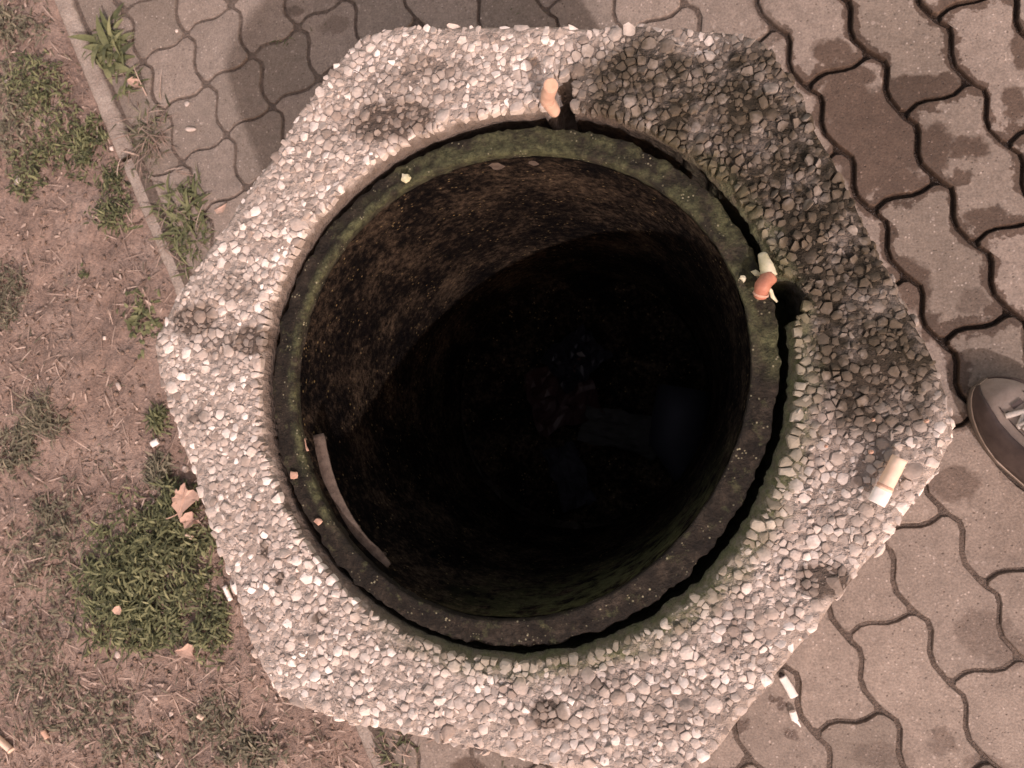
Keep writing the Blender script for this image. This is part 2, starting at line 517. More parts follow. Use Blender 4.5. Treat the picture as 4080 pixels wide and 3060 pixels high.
M = {
    'paver': mat_paver(), 'sand': mat_sand(), 'soil': mat_soil(), 'kerb': mat_kerb(),
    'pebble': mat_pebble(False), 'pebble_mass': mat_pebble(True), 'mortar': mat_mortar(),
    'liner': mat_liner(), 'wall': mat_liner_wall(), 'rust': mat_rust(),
    'filter': simple('filter_paper_tan', (0.50, 0.32, 0.24), (0.62, 0.43, 0.33), 90, 0.7, 0.15),
    'filter_pale': simple('filter_paper_pale', (0.78, 0.58, 0.44), (0.90, 0.74, 0.60), 60, 0.65, 0.15),
    'filter_red': simple('filter_paper_stained', (0.33, 0.125, 0.08), (0.50, 0.24, 0.16), 110, 0.6, 0.2),
    'fibre': simple('filter_fibre', (0.60, 0.40, 0.28), (0.72, 0.50, 0.36), 300, 0.9, 0.5),
    'paper': simple('cigarette_paper', (0.82, 0.77, 0.72), (0.90, 0.87, 0.83), 120, 0.75, 0.2),
    'paper_dirty': simple('cigarette_paper_mossy', (0.46, 0.45, 0.27), (0.74, 0.70, 0.54), 130, 0.7, 0.3),
    'char': simple('charred_tip', (0.02, 0.016, 0.016), (0.07, 0.055, 0.055), 300, 0.95, 0.6),
    'leaf_dry': simple('dry_leaf', (0.42, 0.285, 0.22), (0.55, 0.395, 0.315), 120, 0.7, 0.4),
    'crumb': simple('leaf_crumb', (0.42, 0.25, 0.18), (0.58, 0.39, 0.30), 200, 0.8, 0.4, obj_var=0.2),
    'stone': simple('loose_stone', (0.52, 0.44, 0.38), (0.74, 0.66, 0.60), 140, 0.75, 0.3, obj_var=0.2),
    'green': mat_foliage('grass_green', (0.040, 0.046, 0.022), (0.112, 0.126, 0.058), (0.225, 0.235, 0.118)),
    'greydry': mat_foliage('grass_dull', (0.075, 0.072, 0.046), (0.145, 0.138, 0.092), (0.24, 0.22, 0.155)),
    'straw': mat_foliage('straw', (0.16, 0.11, 0.082), (0.34, 0.255, 0.205), (0.58, 0.465, 0.385)),
    'crumbs_soil': simple('soil_crumb', (0.12, 0.085, 0.064), (0.30, 0.225, 0.18), 60, 0.95, 0.6, 0.1, 0.003),
    'shoe_cloth': simple('shoe_canvas', (0.28, 0.235, 0.205), (0.35, 0.30, 0.265), 160, 0.9, 0.3, 0.2, 0.0008),
    'shoe_dark': simple('shoe_dark_mesh', (0.055, 0.042, 0.040), (0.10, 0.078, 0.072), 60, 0.6, 0.25, 0.35),
    'shoe_sole': simple('shoe_sole_rubber', (0.14, 0.12, 0.105), (0.22, 0.19, 0.165), 90, 0.7, 0.2, 0.3),
    'shoe_line': simple('shoe_welt_line', (0.44, 0.37, 0.31), (0.56, 0.48, 0.42), 100, 0.6, 0.2, 0.3),
    'lace': simple('lace_cotton', (0.45, 0.42, 0.375), (0.60, 0.565, 0.52), 500, 0.9, 0.5, 0.2),
    'black': simple('shoe_inside', (0.02, 0.017, 0.016), (0.035, 0.03, 0.028), 100, 0.9, 0.2),
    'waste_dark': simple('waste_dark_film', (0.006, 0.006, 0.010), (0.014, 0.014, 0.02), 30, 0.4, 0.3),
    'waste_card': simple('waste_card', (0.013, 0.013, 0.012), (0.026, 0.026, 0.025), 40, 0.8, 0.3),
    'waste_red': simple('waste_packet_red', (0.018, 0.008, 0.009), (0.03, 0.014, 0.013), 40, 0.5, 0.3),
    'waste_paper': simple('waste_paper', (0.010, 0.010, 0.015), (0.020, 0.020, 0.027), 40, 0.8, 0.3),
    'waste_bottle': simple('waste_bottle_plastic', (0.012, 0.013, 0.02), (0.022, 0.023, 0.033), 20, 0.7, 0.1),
}

# ------------------------------------------------------------------ the setting
# far ground: one sheet to the horizon
g = obj('ground', mesh_data('ground', [(-6000, -6000, -7), (6000, -6000, -7), (6000, 6000, -7), (-6000, 6000, -7)], [(0, 1, 2, 3)], False, None, (M['soil'],)))
tag(g, kind='structure')

# kerb line: a point and a direction, in cm
K0, K1 = Vector((-90.3, 63.3)), Vector((-38.2, -44.2))
KD = (K1 - K0).normalized()
KN = Vector((-KD.y, KD.x))                 # to the right-hand (paved) side
if KN.x < 0:
    KN = -KN
KW = 1.5                                   # half width


def kside(x, y):
    return (Vector((x, y)) - K0).dot(KN)


# ---- soil bed on the left of the kerb, uneven
def soil_z(x, y):
    s = kside(x, y)
    z = -0.75 + 0.75 * fbm(x, y, 0, 0.07, 2) + 0.45 * fbm(x, y, 5, 0.33, 2)
    if s > -5:
        z -= 0.35 * (s + 5) / 5.0
    return z


sv, sf = [], []
NXS, NYS = 190, 300
xs = [-130.0 + (i / (NXS - 1)) * 96.0 for i in range(NXS)]
ys = [-75.0 + (j / (NYS - 1)) * 165.0 for j in range(NYS)]
for j in range(NYS):
    for i in range(NXS):
        # rows follow the kerb so the bed ends exactly under it
        y = ys[j]
        xe = K0.x + (y - K0.y) * KD.x / KD.y
        x = -135.0 + (i / (NXS - 1)) * (xe - 0.2 + 135.0)
        sv.append((x, y, soil_z(x, y) + 0.22 * nz(x, y, 0, 1.5) + 0.14 * nz(x, y, 9, 3.4)))
for j in range(NYS - 1):
    for i in range(NXS - 1):
        a = j * NXS + i
        sf.append((a, a + 1, a + NXS + 1, a + NXS))
soil = tag(obj('soil', mesh_data('soil', sv, sf, True, None, (M['soil'],))), kind='structure')

# ---- kerb: concrete edging stones end to end
kerb = tag(empty('kerb', (K0.x, K0.y, 0)), kind='structure')


def edging(t0, t1, dz, shift, rot, seed):
    n, prof = 46, [(-1.55, -6.0, 1), (-1.5, -0.35, 1), (-1.18, 0.0, .55), (-0.5, 0.06, 0), (0.5, 0.05, 0), (1.18, -0.02, .55), (1.5, -0.4, 1), (1.55, -6.0, 1)]
    vs, fs, at_ = [], [], []
    for k in range(n):
        t = t0 + (t1 - t0) * k / (n - 1)
        endr = min(k, n - 1 - k)
        er = 0.32 if endr == 0 else 0.0
        for (s, z, e) in prof:
            jit = 0.13 * nz(t, s, seed, 0.9) + 0.10 * nz(t, s, seed + 7, 2.7)
            s2 = s * (1 - 0.08 * (endr == 0)) + jit + shift + rot * (t - t0)
            p = K0 + KD * t + KN * s2
            zz = z - er + dz + (0.16 * nz(t, s, seed + 3, 1.4) if z > -1 else 0)
            vs.append((p.x, p.y, zz))
            at_.append(max(e, 0.8 if endr == 0 else 0))
    m = len(prof)
    for k in range(n - 1):
        for q in range(m - 1):
            a = k * m + q
            fs.append((a, a + 1, a + m + 1, a + m))
    fs.append(tuple(range(m)))
    fs.append(tuple(range((n - 1) * m + m - 1, (n - 1) * m - 1, -1)))
    return part('kerb_stone', vs, fs, M['kerb'], kerb, True, {'edge': at_})


edging(-40.0, -13.1, -0.2, 0.1, 0.0, 1)
edging(-12.9, 25.9, 0.25, 0.15, -0.004, 2)
edging(26.1, 66.0, -0.35, -0.15, 0.004, 3)
edging(66.2, 106.0, -0.1, 0.0, 0.0, 4)
edging(106.2, 146.0, -0.3, 0.05, 0.0, 5)

# ---- paving: a bed of sand with wavy concrete pavers in it
pv, pf = [], []


def sand_z(x, y):
    wash = max(0.0, min(1.0, (x - 4) / 12.0)) * max(0.0, min(1.0, (y + 14) / 16.0))      # washed out where water runs
    left = max(0.0, min(1.0, (-12 - x) / 25.0))
    return -0.26 + 0.08 * left - 0.44 * wash + 0.07 * fbm(x, y, 2, .35, 2) + 0.04 * nz(x, y, 6, 2.2)


NPX, NPY = 320, 260
for jj in range(NPY):
    y = -90.0 + 210.0 * jj / (NPY - 1)
    xe = K0.x + (y - K0.y) * KD.x / KD.y + 0.4
    for ii in range(NPX):
        x = xe + (120.0 - xe) * ii / (NPX - 1)
        pv.append((x, y, sand_z(x, y)))
for jj in range(NPY - 1):
    for ii in range(NPX - 1):
        a = jj * NPX + ii
        pf.append((a, a + 1, a + NPX + 1, a + NPX))
pavement = obj('pavement', mesh_data('pavement', pv, pf, True, None, (M['sand'],)))
tag(pavement, kind='structure')

PO, VJ, VI = Vector((22.80, 44.34)), Vector((7.15, 3.404)), Vector((3.492, -7.847))


def lat(j, i):
    return PO + VJ * j + VI * i


def hj(a, b, k):      # repeatable jitter for a lattice node
    r = random.Random(int(a * 7919 + b * 104729 + k * 31 + 5000000))
    return r.uniform(-1, 1)


def long_edge(j, i):  # along line j from i to i+1
    d = 0.03 * hj(j, i, 1)
    return [(j, i), (j + .135 + d, i + .225), (j - .10 + d, i + .63)]


def cross_edge(j, i):
    d = 0.02 * hj(j, i, 2)
    return [(j, i), (j + .30, i - .08 + d), (j + .68, i + .065 + d)]


def clip(poly, o, n):
    out = []
    for k in range(len(poly)):
        p, q = poly[k - 1], poly[k]
        dp, dq = (p - o).dot(n), (q - o).dot(n)
        if dp >= 0 and dq >= 0:
            out.append(q)
        elif dp >= 0 > dq:
            out.append(p + (q - p) * (dp / (dp - dq)))
        elif dp < 0 <= dq:
            out.append(p + (q - p) * (dp / (dp - dq)))
            out.append(q)
    return out


def chaikin(poly):
    out = []
    n = len(poly)
    for k in range(n):
        p, q = poly[k], poly[(k + 1) % n]
        out += [p * 0.80 + q * 0.20, p * 0.20 + q * 0.80]
    return out


def inset(poly, d):
    n = len(poly)
    out = []
    for k in range(n):
        a, b, c = poly[k - 1], poly[k], poly[(k + 1) % n]
        e1, e2 = (b - a), (c - b)
        if e1.length < 1e-6 or e2.length < 1e-6:
            out.append(b.copy()); continue
        n1 = Vector((-e1.y, e1.x)).normalized()
        n2 = Vector((-e2.y, e2.x)).normalized()
        nn = (n1 + n2)
        nn = nn.normalized() if nn.length > 1e-3 else n1
        out.append(b + nn * (d / max(0.5, nn.dot(n1))))
    return out


def area(poly):
    return 0.5 * sum(poly[k - 1].x * poly[k].y - poly[k].x * poly[k - 1].y for k in range(len(poly)))


def in_hex(x, y, r):
    for k in range(6):
        a = math.radians(HEX_A + 30 + 60 * k)
        if (x - CX) * math.cos(a) + (y - CY) * math.sin(a) > r * math.cos(math.radians(30)):
            return False
    return True


n_pav = 0
for j in range(-19, 17):
    i = -24
    while i < 30:
        if j <= -8:
            step = 1
        else:
            step = 2
            if (i - (j + 1)) % 2:
                i += 1
                continue
        pts = []
        for k in range(step):
            pts += long_edge(j, i + k)
        pts += cross_edge(j, i + step)
        back = []
        for k in range(step):
            back += long_edge(j + 1, i + k)
        back.append((j + 1, i + step))
        pts += back[:0:-1]
        bc = cross_edge(j, i) + [(j + 1, i)]
        pts += bc[:0:-1]
        poly = [lat(*p) for p in pts]
        c = sum(poly, Vector((0, 0))) / len(poly)
        i += step
        if not (-125 < c.x < 108 and -86 < c.y < 112):
            continue
        if all(in_hex(p.x, p.y, 25.5) for p in poly):
            continue
        poly = clip(poly, K0 + KN * (KW + 0.45), KN)
        if len(poly) < 3:
            continue
        if area(poly) < 0:
            poly.reverse()
        if area(poly) < 7:
            continue
        rr = random.Random(j * 1000 + i + 77)
        wide = 0.19 if c.x > 8 and c.y > -16 else (0.15 if c.x > 0 else 0.11)
        gap = wide * rr.uniform(0.7, 1.25)
        poly = chaikin(inset(poly, gap))
        poly = [p + Vector((0.10 * nz(p.x, p.y, 3, 0.9) + 0.07 * nz(p.x, p.y, 4, 2.6), 0.10 * nz(p.x, p.y, 8, 0.9) + 0.07 * nz(p.x, p.y, 5, 2.6))) for p in poly]
        r1, r2 = inset(poly, 0.07), inset(poly, 0.17)
        cc_ = sum(poly, Vector((0, 0))) / len(poly)
        r3 = [cc_ + (p - cc_) * 0.70 for p in r2]
        n = len(poly)
        tx, ty, dz = rr.uniform(-.012, .012), rr.uniform(-.012, .012), rr.uniform(-.12, .10)
        vs, at_ = [], []
        for ring, z, e in ((poly, -5.5, 1), (poly, -0.55, 1), (r1, -0.18, 1), (r2, 0.0, .80), (r3, 0.03, 0)):
            for p in ring:
                q = p - c
                vs.append((q.x, q.y, z + (dz + tx * q.x + ty * q.y if z > -2 else 0) + (0.03 * nz(p.x, p.y, 1, 1.2) if z > -.3 else 0)))
                at_.append(e)
        fs = []
        for k in range(4):
            for q in range(n):
                fs.append((k * n + q, k * n + (q + 1) % n, (k + 1) * n + (q + 1) % n, (k + 1) * n + q))
        fs.append(tuple(range(4 * n, 5 * n)))
        o = obj('paver', mesh_data('paver', vs, fs, False, {'edge': at_}, (M['paver'],)), pavement, (c.x * CM, c.y * CM, 0))
        n_pav += 1


# ------------------------------------------------------------------ the bin: hexagonal washed-concrete body
bin_ = empty('litter_bin', (CX, CY, 0))
tag(bin_, 'hexagonal litter bin of pale washed pebble concrete with round opening, standing on the paving', 'litter bin')


def hex_dist(a, R):
    """distance from the axis to the hexagon side in direction a (radians), corners slightly rounded"""
    t = (math.degrees(a) - HEX_A) % 60.0 - 30.0
    d = R * math.cos(math.radians(30)) / math.cos(math.radians(t))
    return d - 0.80 * max(0.0, (abs(t) - 21) / 9.0) ** 2 + 0.16 * noise.noise(Vector((math.cos(a) * 9, math.sin(a) * 9, 3.0)))


HOLE = 17.75
NOTCH = [  # hand-holes broken into the inner edge: centre (cm), half sizes along radius and around
    (av(1206, 232, TOP), 2.2, 0.85), (av(1694, 648, TOP), 1.2, 1.25)]


def notch(x, y):
    v = 0.0
    for c, hr, hw in NOTCH:
        d = Vector((c.x - CX, c.y - CY)); d.normalize()
        q = Vector((x - c.x, y - c.y))
        a, b = q.dot(d) / hr, q.dot(Vector((-d.y, d.x))) / hw
        m = max(abs(a), abs(b)) if False else (abs(a) ** 3 + abs(b) ** 3) ** (1 / 3)
        m += 0.15 * nz(x, y, 4, 1.3)
        v = max(v, min(1.0, max(0.0, (1.12 - m) / 0.14)))
    return v


NA, RAD = 540, []
prof = []
for k in range(5):                                    # inner wall of the well
    prof.append(('in', -14.0 + k * 3.3))
prof += [('edge', 0.0), ('edge', 0.12), ('edge', 0.3), ('edge', 0.55), ('edge', 0.85)]
for k in range(1, 31):
    prof.append(('top', k / 30.0))
for z in (-0.6, -2.0, -6, -14, -26, -38, -TOP):
    prof.append(('out', z))
vs, fs, rd = [], [], []
for q in range(NA):
    a = 2 * math.pi * q / NA
    ca, sa = math.cos(a), math.sin(a)
    dirn = ca * 0.85 - sa * 0.55
    rag = 0.5 + 0.5 * (ca > 0)
    hole = ring_r('hole', a) + rag * (0.16 * nz(ca * 9, sa * 9, 2, 1.0) + 0.16 * nz(ca * 20, sa * 20, 3, 1.0) + 0.12 * nz(ca * 55, sa * 55, 5, 1.0))
    hole += 0.34 * math.exp(-((math.degrees(a) - 62) / 26.0) ** 2)
    hx, hy = OX + ca * hole, OY + sa * hole                 # measured round the opening ...
    ab = math.atan2(hy - CY, hx - CX)
    ca, sa = math.cos(ab), math.sin(ab)                     # ... carried out round the bin's own axis
    hole = math.hypot(hx - CX, hy - CY)
    Ro = hex_dist(ab, HEX_R)
    for kind, v in prof:
        if kind == 'in':
            r, z = hole + 0.03 * (v + 14), TOP + v - 1.6
        elif kind == 'edge':
            r, z = hole + v, TOP - 1.0 * (1 - min(1.0, v / 0.85)) ** 1.5
            z -= 0.10 * nz(ca * r, sa * r, 1, 1.6)
        elif kind == 'top':
            r0 = hole + 0.85
            r = r0 + (Ro - r0) * v
            z = TOP + 0.28 * fbm(ca * r, sa * r, 0, 0.22, 2) - (0.22 * max(0, (v - .95) / .05))
        else:
            r, z = Ro + 0.12 + 0.10 * nz(ca * Ro, sa * Ro, v, 0.7), TOP + v
        x, y = CX + ca * r, CY + sa * r
        rd.append(1.0 if kind == 'in' else (max(0.0, 1 - v / 0.85) if kind == 'edge' else 0.0))
        if kind in ('edge', 'top'):
            z -= 7.0 * notch(x, y)
        elif kind == 'in' and v > -6:
            z -= 5.0 * notch(x, y)
        vs.append((x, y, z))
P = len(prof)
for q in range(NA):
    for k in range(P - 1):
        a, b = q * P + k, ((q + 1) % NA) * P + k
        fs.append((a, a + 1, b + 1, b))
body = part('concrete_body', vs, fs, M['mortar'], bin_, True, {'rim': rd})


def pebble_variant(seed, sub):
    import bmesh
    bm = bmesh.new()
    bmesh.ops.create_icosphere(bm, subdivisions=sub, radius=1.0)
    r = random.Random(seed)
    ax = (r.uniform(1.0, 1.45), r.uniform(.78, 1.1), r.uniform(.42, .58))
    # a few flat facets make it read as crushed and worn stone
    cuts = [(Vector((r.gauss(0, 1), r.gauss(0, 1), r.gauss(0, .8))).normalized(), r.uniform(.48, .80)) for _ in range(8)]
    out = []
    for v in bm.verts:
        p = v.co.copy()
        for n_, d_ in cuts:
            e = p.dot(n_) - d_
            if e > 0:
                p -= n_ * e * 0.93
        p *= 1 + 0.16 * noise.noise(p * 1.6 + Vector((seed * 3.1, 0, 0)))
        out.append((p.x * ax[0], p.y * ax[1], p.z * ax[2]))
    faces = [[v.index for v in f.verts] for f in bm.faces]
    bm.free()
    return np.array(out), np.array(faces)


VAR = [pebble_variant(s, 2) for s in range(24)]
VAR1 = [pebble_variant(s + 50, 1) for s in range(8)]

# scatter stones over the rim: large first, then smaller ones in the gaps
grid = {}
stones = []


def try_stone(x, y, r, k=0.82):
    gx, gy = int(math.floor(x)), int(math.floor(y))
    for ix in range(gx - 1, gx + 2):
        for iy in range(gy - 1, gy + 2):
            for (sx, sy, sr) in grid.get((ix, iy), ()):
                if (sx - x) ** 2 + (sy - y) ** 2 < (k * (sr + r)) ** 2:
                    return False
    grid.setdefault((gx, gy), []).append((x, y, r))
    stones.append((x, y, r))
    return True


for r, tries in ((0.60, 30), (0.47, 200), (0.38, 1000), (0.31, 6000), (0.255, 24000), (0.20, 34000), (0.15, 26000)):
    for _ in range(tries):
        a = rng.uniform(0, 2 * math.pi)
        rr = math.sqrt(rng.uniform(18.0 ** 2, 27.6 ** 2))
        x, y = CX + rr * math.cos(a), CY + rr * math.sin(a)
        if rr > hex_dist(a, HEX_R) - 0.22:
            continue
        rad = r * rng.uniform(0.9, 1.1)
        ao = math.atan2(y - OY, x - OX)
        if math.hypot(x - OX, y - OY) < ring_r('hole', ao) + 0.42 + rad * 0.55 + 0.30 * nz(x, y, 3, 0.6):
            continue
        if notch(x, y) > 0.05:
            continue
        try_stone(x, y, rad)
stones.sort(key=lambda s: -s[2])


def stone_cell(x, y, r, seed):
    """outline of one crushed stone: as large as its neighbours allow, irregular, with a thin seam of mortar left round it"""
    q = random.Random(seed)
    st, rot = q.uniform(.72, 1.35), q.uniform(0, 6.28)
    n = q.choice((7, 8, 9, 10))
    poly = []
    for k in range(n):
        t = 2 * math.pi * (k + q.uniform(-.25, .25)) / n
        rr = r * q.uniform(1.15, 2.1)
        u, v = rr * math.cos(t) * st, rr * math.sin(t) / st
        poly.append(Vector((x + u * math.cos(rot) - v * math.sin(rot), y + u * math.sin(rot) + v * math.cos(rot))))
    c = Vector((x, y))
    gx, gy = int(math.floor(x)), int(math.floor(y))
    for ix in range(gx - 2, gx + 3):
        for iy in range(gy - 2, gy + 3):
            for (sx, sy, sr) in grid.get((ix, iy), ()):
                d = math.hypot(sx - x, sy - y)
                if d < 1e-6 or d > 2.2:
                    continue
                nrm = Vector((x - sx, y - sy)) / d
                w = (d * d + r * r - sr * sr) / (2 * d) + 0.05 * nz(x * 5 + sx * 5, y * 5 + sy * 5, 2.0)
                poly = clip(poly, c - nrm * w, nrm)
                if len(poly) < 3:
                    return None
    for k, p in enumerate(poly):
        q_ = p - Vector((CX, CY))
        lim = hex_dist(math.atan2(q_.y, q_.x), HEX_R) + 0.10 + 0.22 * nz(p.x, p.y, 4, 1.0)
        if q_.length > lim:
            poly[k] = Vector((CX, CY)) + q_ * (lim / q_.length)
    ao_ = [math.atan2(p.y - OY, p.x - OX) for p in poly]
    poly = [p if math.hypot(p.x - OX, p.y - OY) > ring_r('hole', a_) + .25 else Vector((OX, OY)) + (p - Vector((OX, OY))).normalized() * (ring_r('hole', a_) + .25) for p, a_ in zip(poly, ao_)]
    if area(poly) < 0:
        poly.reverse()
    if area(poly) < 0.02:
        return None
    out = [poly[0]]
    for p in poly[1:]:
        if (p - out[-1]).length > 0.05:
            out.append(p)
    if (out[0] - out[-1]).length < 0.05:
        out.pop()
    return out if len(out) > 3 else None


def stone_mesh(poly, x, y, r, seed):
    q = random.Random(seed + 1)
    d = math.hypot(x - CX, y - CY)
    edge = hex_dist(math.atan2(y - CY, x - CX), HEX_R) - d
    ne_zone = math.exp(-(((x - 6) / 9) ** 2 + ((y - 14) / 11) ** 2))
    c = sum(poly, Vector((0, 0))) / len(poly)
    z0 = TOP + 0.28 * fbm(c.x - CX, c.y - CY, 0, 0.22, 2) + q.uniform(-.10, .12) + 0.34 * ne_zone * (q.random() - .3)
    if edge < 0.9:
        z0 -= 0.16 * (0.9 - edge) / 0.9
    tl = .20 + .36 * ne_zone
    tx, ty = q.gauss(0, tl), q.gauss(0, tl)
    size = math.sqrt(area(poly))
    dome = size * q.uniform(.06, .16)
    sh = .95 - (.04 + .14 * q.random()) * ne_zone
    vs = []
    n = len(poly)
    for (f, z) in ((sh, -.62), (sh * .98, -.07 - .12 * ne_zone), (sh * .88, .0), (sh * .5, dome * .7)):
        for p in poly:
            o_ = (p - c) * f
            w = 0.05 * nz(p.x, p.y, seed % 17, 3.0) if z > -.5 else 0
            vs.append((c.x + o_.x, c.y + o_.y, z0 + z + (tx * o_.x + ty * o_.y if z > -.5 else 0) + w * (1 if f > .5 else .6)))
    vs.append((c.x, c.y, z0 + dome))
    fs = []
    for k in range(3):
        for i_ in range(n):
            fs.append((k * n + i_, k * n + (i_ + 1) % n, (k + 1) * n + (i_ + 1) % n, (k + 1) * n + i_))
    for i_ in range(n):
        fs.append((3 * n + i_, 3 * n + (i_ + 1) % n, 4 * n))
    return vs, fs


mv, mf, mt = [], [], []
base = 0


def add_raw(w, faces, tone):
    global base
    mv.append(w)
    mf.extend([tuple(i_ + base for i_ in f_) for f_ in faces])
    mt.append(np.full(len(w), tone))
    base += len(w)


def add_mass(v, f, rot, scale, loc, tone):
    add_raw((v * scale) @ np.array(rot).T + np.array(loc), f.tolist(), tone)


cells = []
for idx, (x, y, r) in enumerate(stones):
    if rng.random() < 0.05:
        continue
    poly = stone_cell(x, y, r, idx * 13 + 7)
    if poly:
        cells.append((area(poly), poly, x, y, r, idx))
cells.sort(key=lambda c_: -c_[0])
for k, (ar, poly, x, y, r, idx) in enumerate(cells):
    v, f = stone_mesh(poly, x, y, r, idx * 13 + 7)
    if k < 300:
        c = Vector((sum(p[0] for p in v) / len(v), sum(p[1] for p in v) / len(v), TOP))
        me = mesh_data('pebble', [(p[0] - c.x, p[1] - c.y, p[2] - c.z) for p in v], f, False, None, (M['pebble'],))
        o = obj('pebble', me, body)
        o.location = c * CM
    else:
        add_raw(np.array(v), f, min(1, max(0, rng.gauss(.5, .30))))
for _ in range(5200):
    a = rng.uniform(0, 2 * math.pi)
    rr = math.sqrt(rng.uniform(18.0 ** 2, 27.6 ** 2))
    if rr > hex_dist(a, HEX_R) - 0.1:
        continue
    x, y = CX + rr * math.cos(a), CY + rr * math.sin(a)
    if math.hypot(x - OX, y - OY) < ring_r('hole', math.atan2(y - OY, x - OX)) + .4 or notch(x, y) > .05:
        continue
    kk = rng.randrange(len(VAR1))
    r = rng.choice((.07, .09, .11, .13, .16, .20, .26))
    rot = Matrix.Rotation(rng.uniform(0, 6.28), 3, 'Z') @ Matrix.Rotation(rng.gauss(0, .5), 3, 'X')
    add_mass(VAR1[kk][0], VAR1[kk][1], rot, r, (x, y, TOP + 0.28 * fbm(x - CX, y - CY, 0, 0.22, 2) + .02 - (.16 * max(0, .9 - (hex_dist(a, HEX_R) - rr)) / .9)), min(1, max(0, rng.gauss(.4, .3))))
# the six sides carry the same stones
for k in range(6):
    a0 = math.radians(HEX_A + 60 * k)
    p0 = Vector((math.cos(a0), math.sin(a0))) * HEX_R
    p1 = Vector((math.cos(a0 + math.pi / 3), math.sin(a0 + math.pi / 3))) * HEX_R
    nrm = (p0 + p1).normalized()
    z = TOP - 0.95
    while z > 0.6:
        n = 30
        for q in range(n):
            t = rng.random()
            p = p0 + (p1 - p0) * t
            p = p.normalized() * (hex_dist(math.atan2(p.y, p.x), HEX_R) + rng.uniform(-.05, .26))
            r = rng.uniform(.32, .58)
            kk = rng.randrange(len(VAR1))
            tr = Matrix.Rotation(math.atan2(nrm.y, nrm.x), 3, 'Z') @ Matrix.Rotation(math.pi / 2, 3, 'Y') @ Matrix.Rotation(rng.uniform(0, 6.28), 3, 'Z')
            sub = VAR[kk] if z > TOP - 1.6 else VAR1[kk]
            add_mass(sub[0], sub[1], tr, r, (CX + p.x, CY + p.y, z + rng.uniform(-.5, .45)), min(1, max(0, rng.gauss(.5, .27))))
        z -= 0.72
allv, allf, allt = np.concatenate(mv), mf, np.concatenate(mt)
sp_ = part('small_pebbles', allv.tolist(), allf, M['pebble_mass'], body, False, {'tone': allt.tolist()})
sp_['kind'] = 'stuff'
body_off = body.location.copy()

# ------------------------------------------------------------------ the liner: old sheet-metal bucket with a flat flange
liner = empty('bin_liner', (LX, LY, 6.0))
tag(liner, 'round dirty metal bucket liner with algae-green rim sitting inside the concrete bin', 'bin liner')
RI, RO = 15.30, 17.15
LZ = TOP - 0.75
NA2 = 360


def rim_wob(a):
    return 0.16 * math.sin(a * 2 + 1.0) + 0.20 * math.sin(a * 2 + 1.6 + math.pi) * 0 + 0.10 * nz(math.cos(a) * 3, math.sin(a) * 3, 6)


lip_prof = [(RO - .05, -1.3, 0), (RO, -0.35, 0), (RO - .12, -0.12, 0), (RO - .5, -0.10, 0), (RO - 1.0, -0.06, 0), (RI + .66, 0.0, .2), (RI + .50, .08, .8), (RI + .28, .13, 1), (RI + .08, .08, 1), (RI, -.05, .9), (RI + .02, -.35, .5), (RI + .05, -0.9, 0)]
vs, fs, be = [], [], []
for q in range(NA2):
    a = 2 * math.pi * q / NA2
    ca, sa = math.cos(a), math.sin(a)
    for (r, z, b) in lip_prof:
        chip = 0.20 * nz(ca * 14, sa * 14, 8 + (r > 16)) + 0.16 * nz(ca * 38, sa * 38, 4 + (r > 16)) + 0.10 * nz(ca * 90, sa * 90, 2 + (r > 16))
        rr = (ring_r('outer', a) - RO + r if r > RI + 1.2 else ring_r('inner', a) - RI + r) + (chip if (r > RO - .6 or b == .8) else 0.25 * chip)
        x, y = OX + ca * rr, OY + sa * rr
        vs.append((x, y, LZ + z + 0.10 * fbm(x, y, 3, .9, 3) + (0.10 * nz(x, y, 5, 3.5) if b > .3 else 0)))
        be.append(b)
P = len(lip_prof)
for q in range(NA2):
    for k in range(P - 1):
        a, b = q * P + k, ((q + 1) % NA2) * P + k
        fs.append((a, b, b + 1, a + 1))
part('rim', vs, fs, M['liner'], liner, True, {'bead': be})
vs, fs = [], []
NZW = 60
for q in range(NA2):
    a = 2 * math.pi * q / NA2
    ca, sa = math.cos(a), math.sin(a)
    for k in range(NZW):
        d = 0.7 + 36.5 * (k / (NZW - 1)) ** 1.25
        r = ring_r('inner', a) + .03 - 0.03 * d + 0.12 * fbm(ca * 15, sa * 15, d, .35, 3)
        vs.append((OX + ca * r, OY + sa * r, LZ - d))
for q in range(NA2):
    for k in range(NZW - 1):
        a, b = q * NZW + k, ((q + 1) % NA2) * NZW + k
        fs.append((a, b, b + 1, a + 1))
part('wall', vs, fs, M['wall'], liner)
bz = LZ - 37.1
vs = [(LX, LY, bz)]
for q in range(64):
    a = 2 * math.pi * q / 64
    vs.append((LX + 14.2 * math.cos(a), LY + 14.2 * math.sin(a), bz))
part('bottom', vs, [(0, 1 + q, 1 + (q + 1) % 64) for q in range(64)], M['wall'], liner, False)

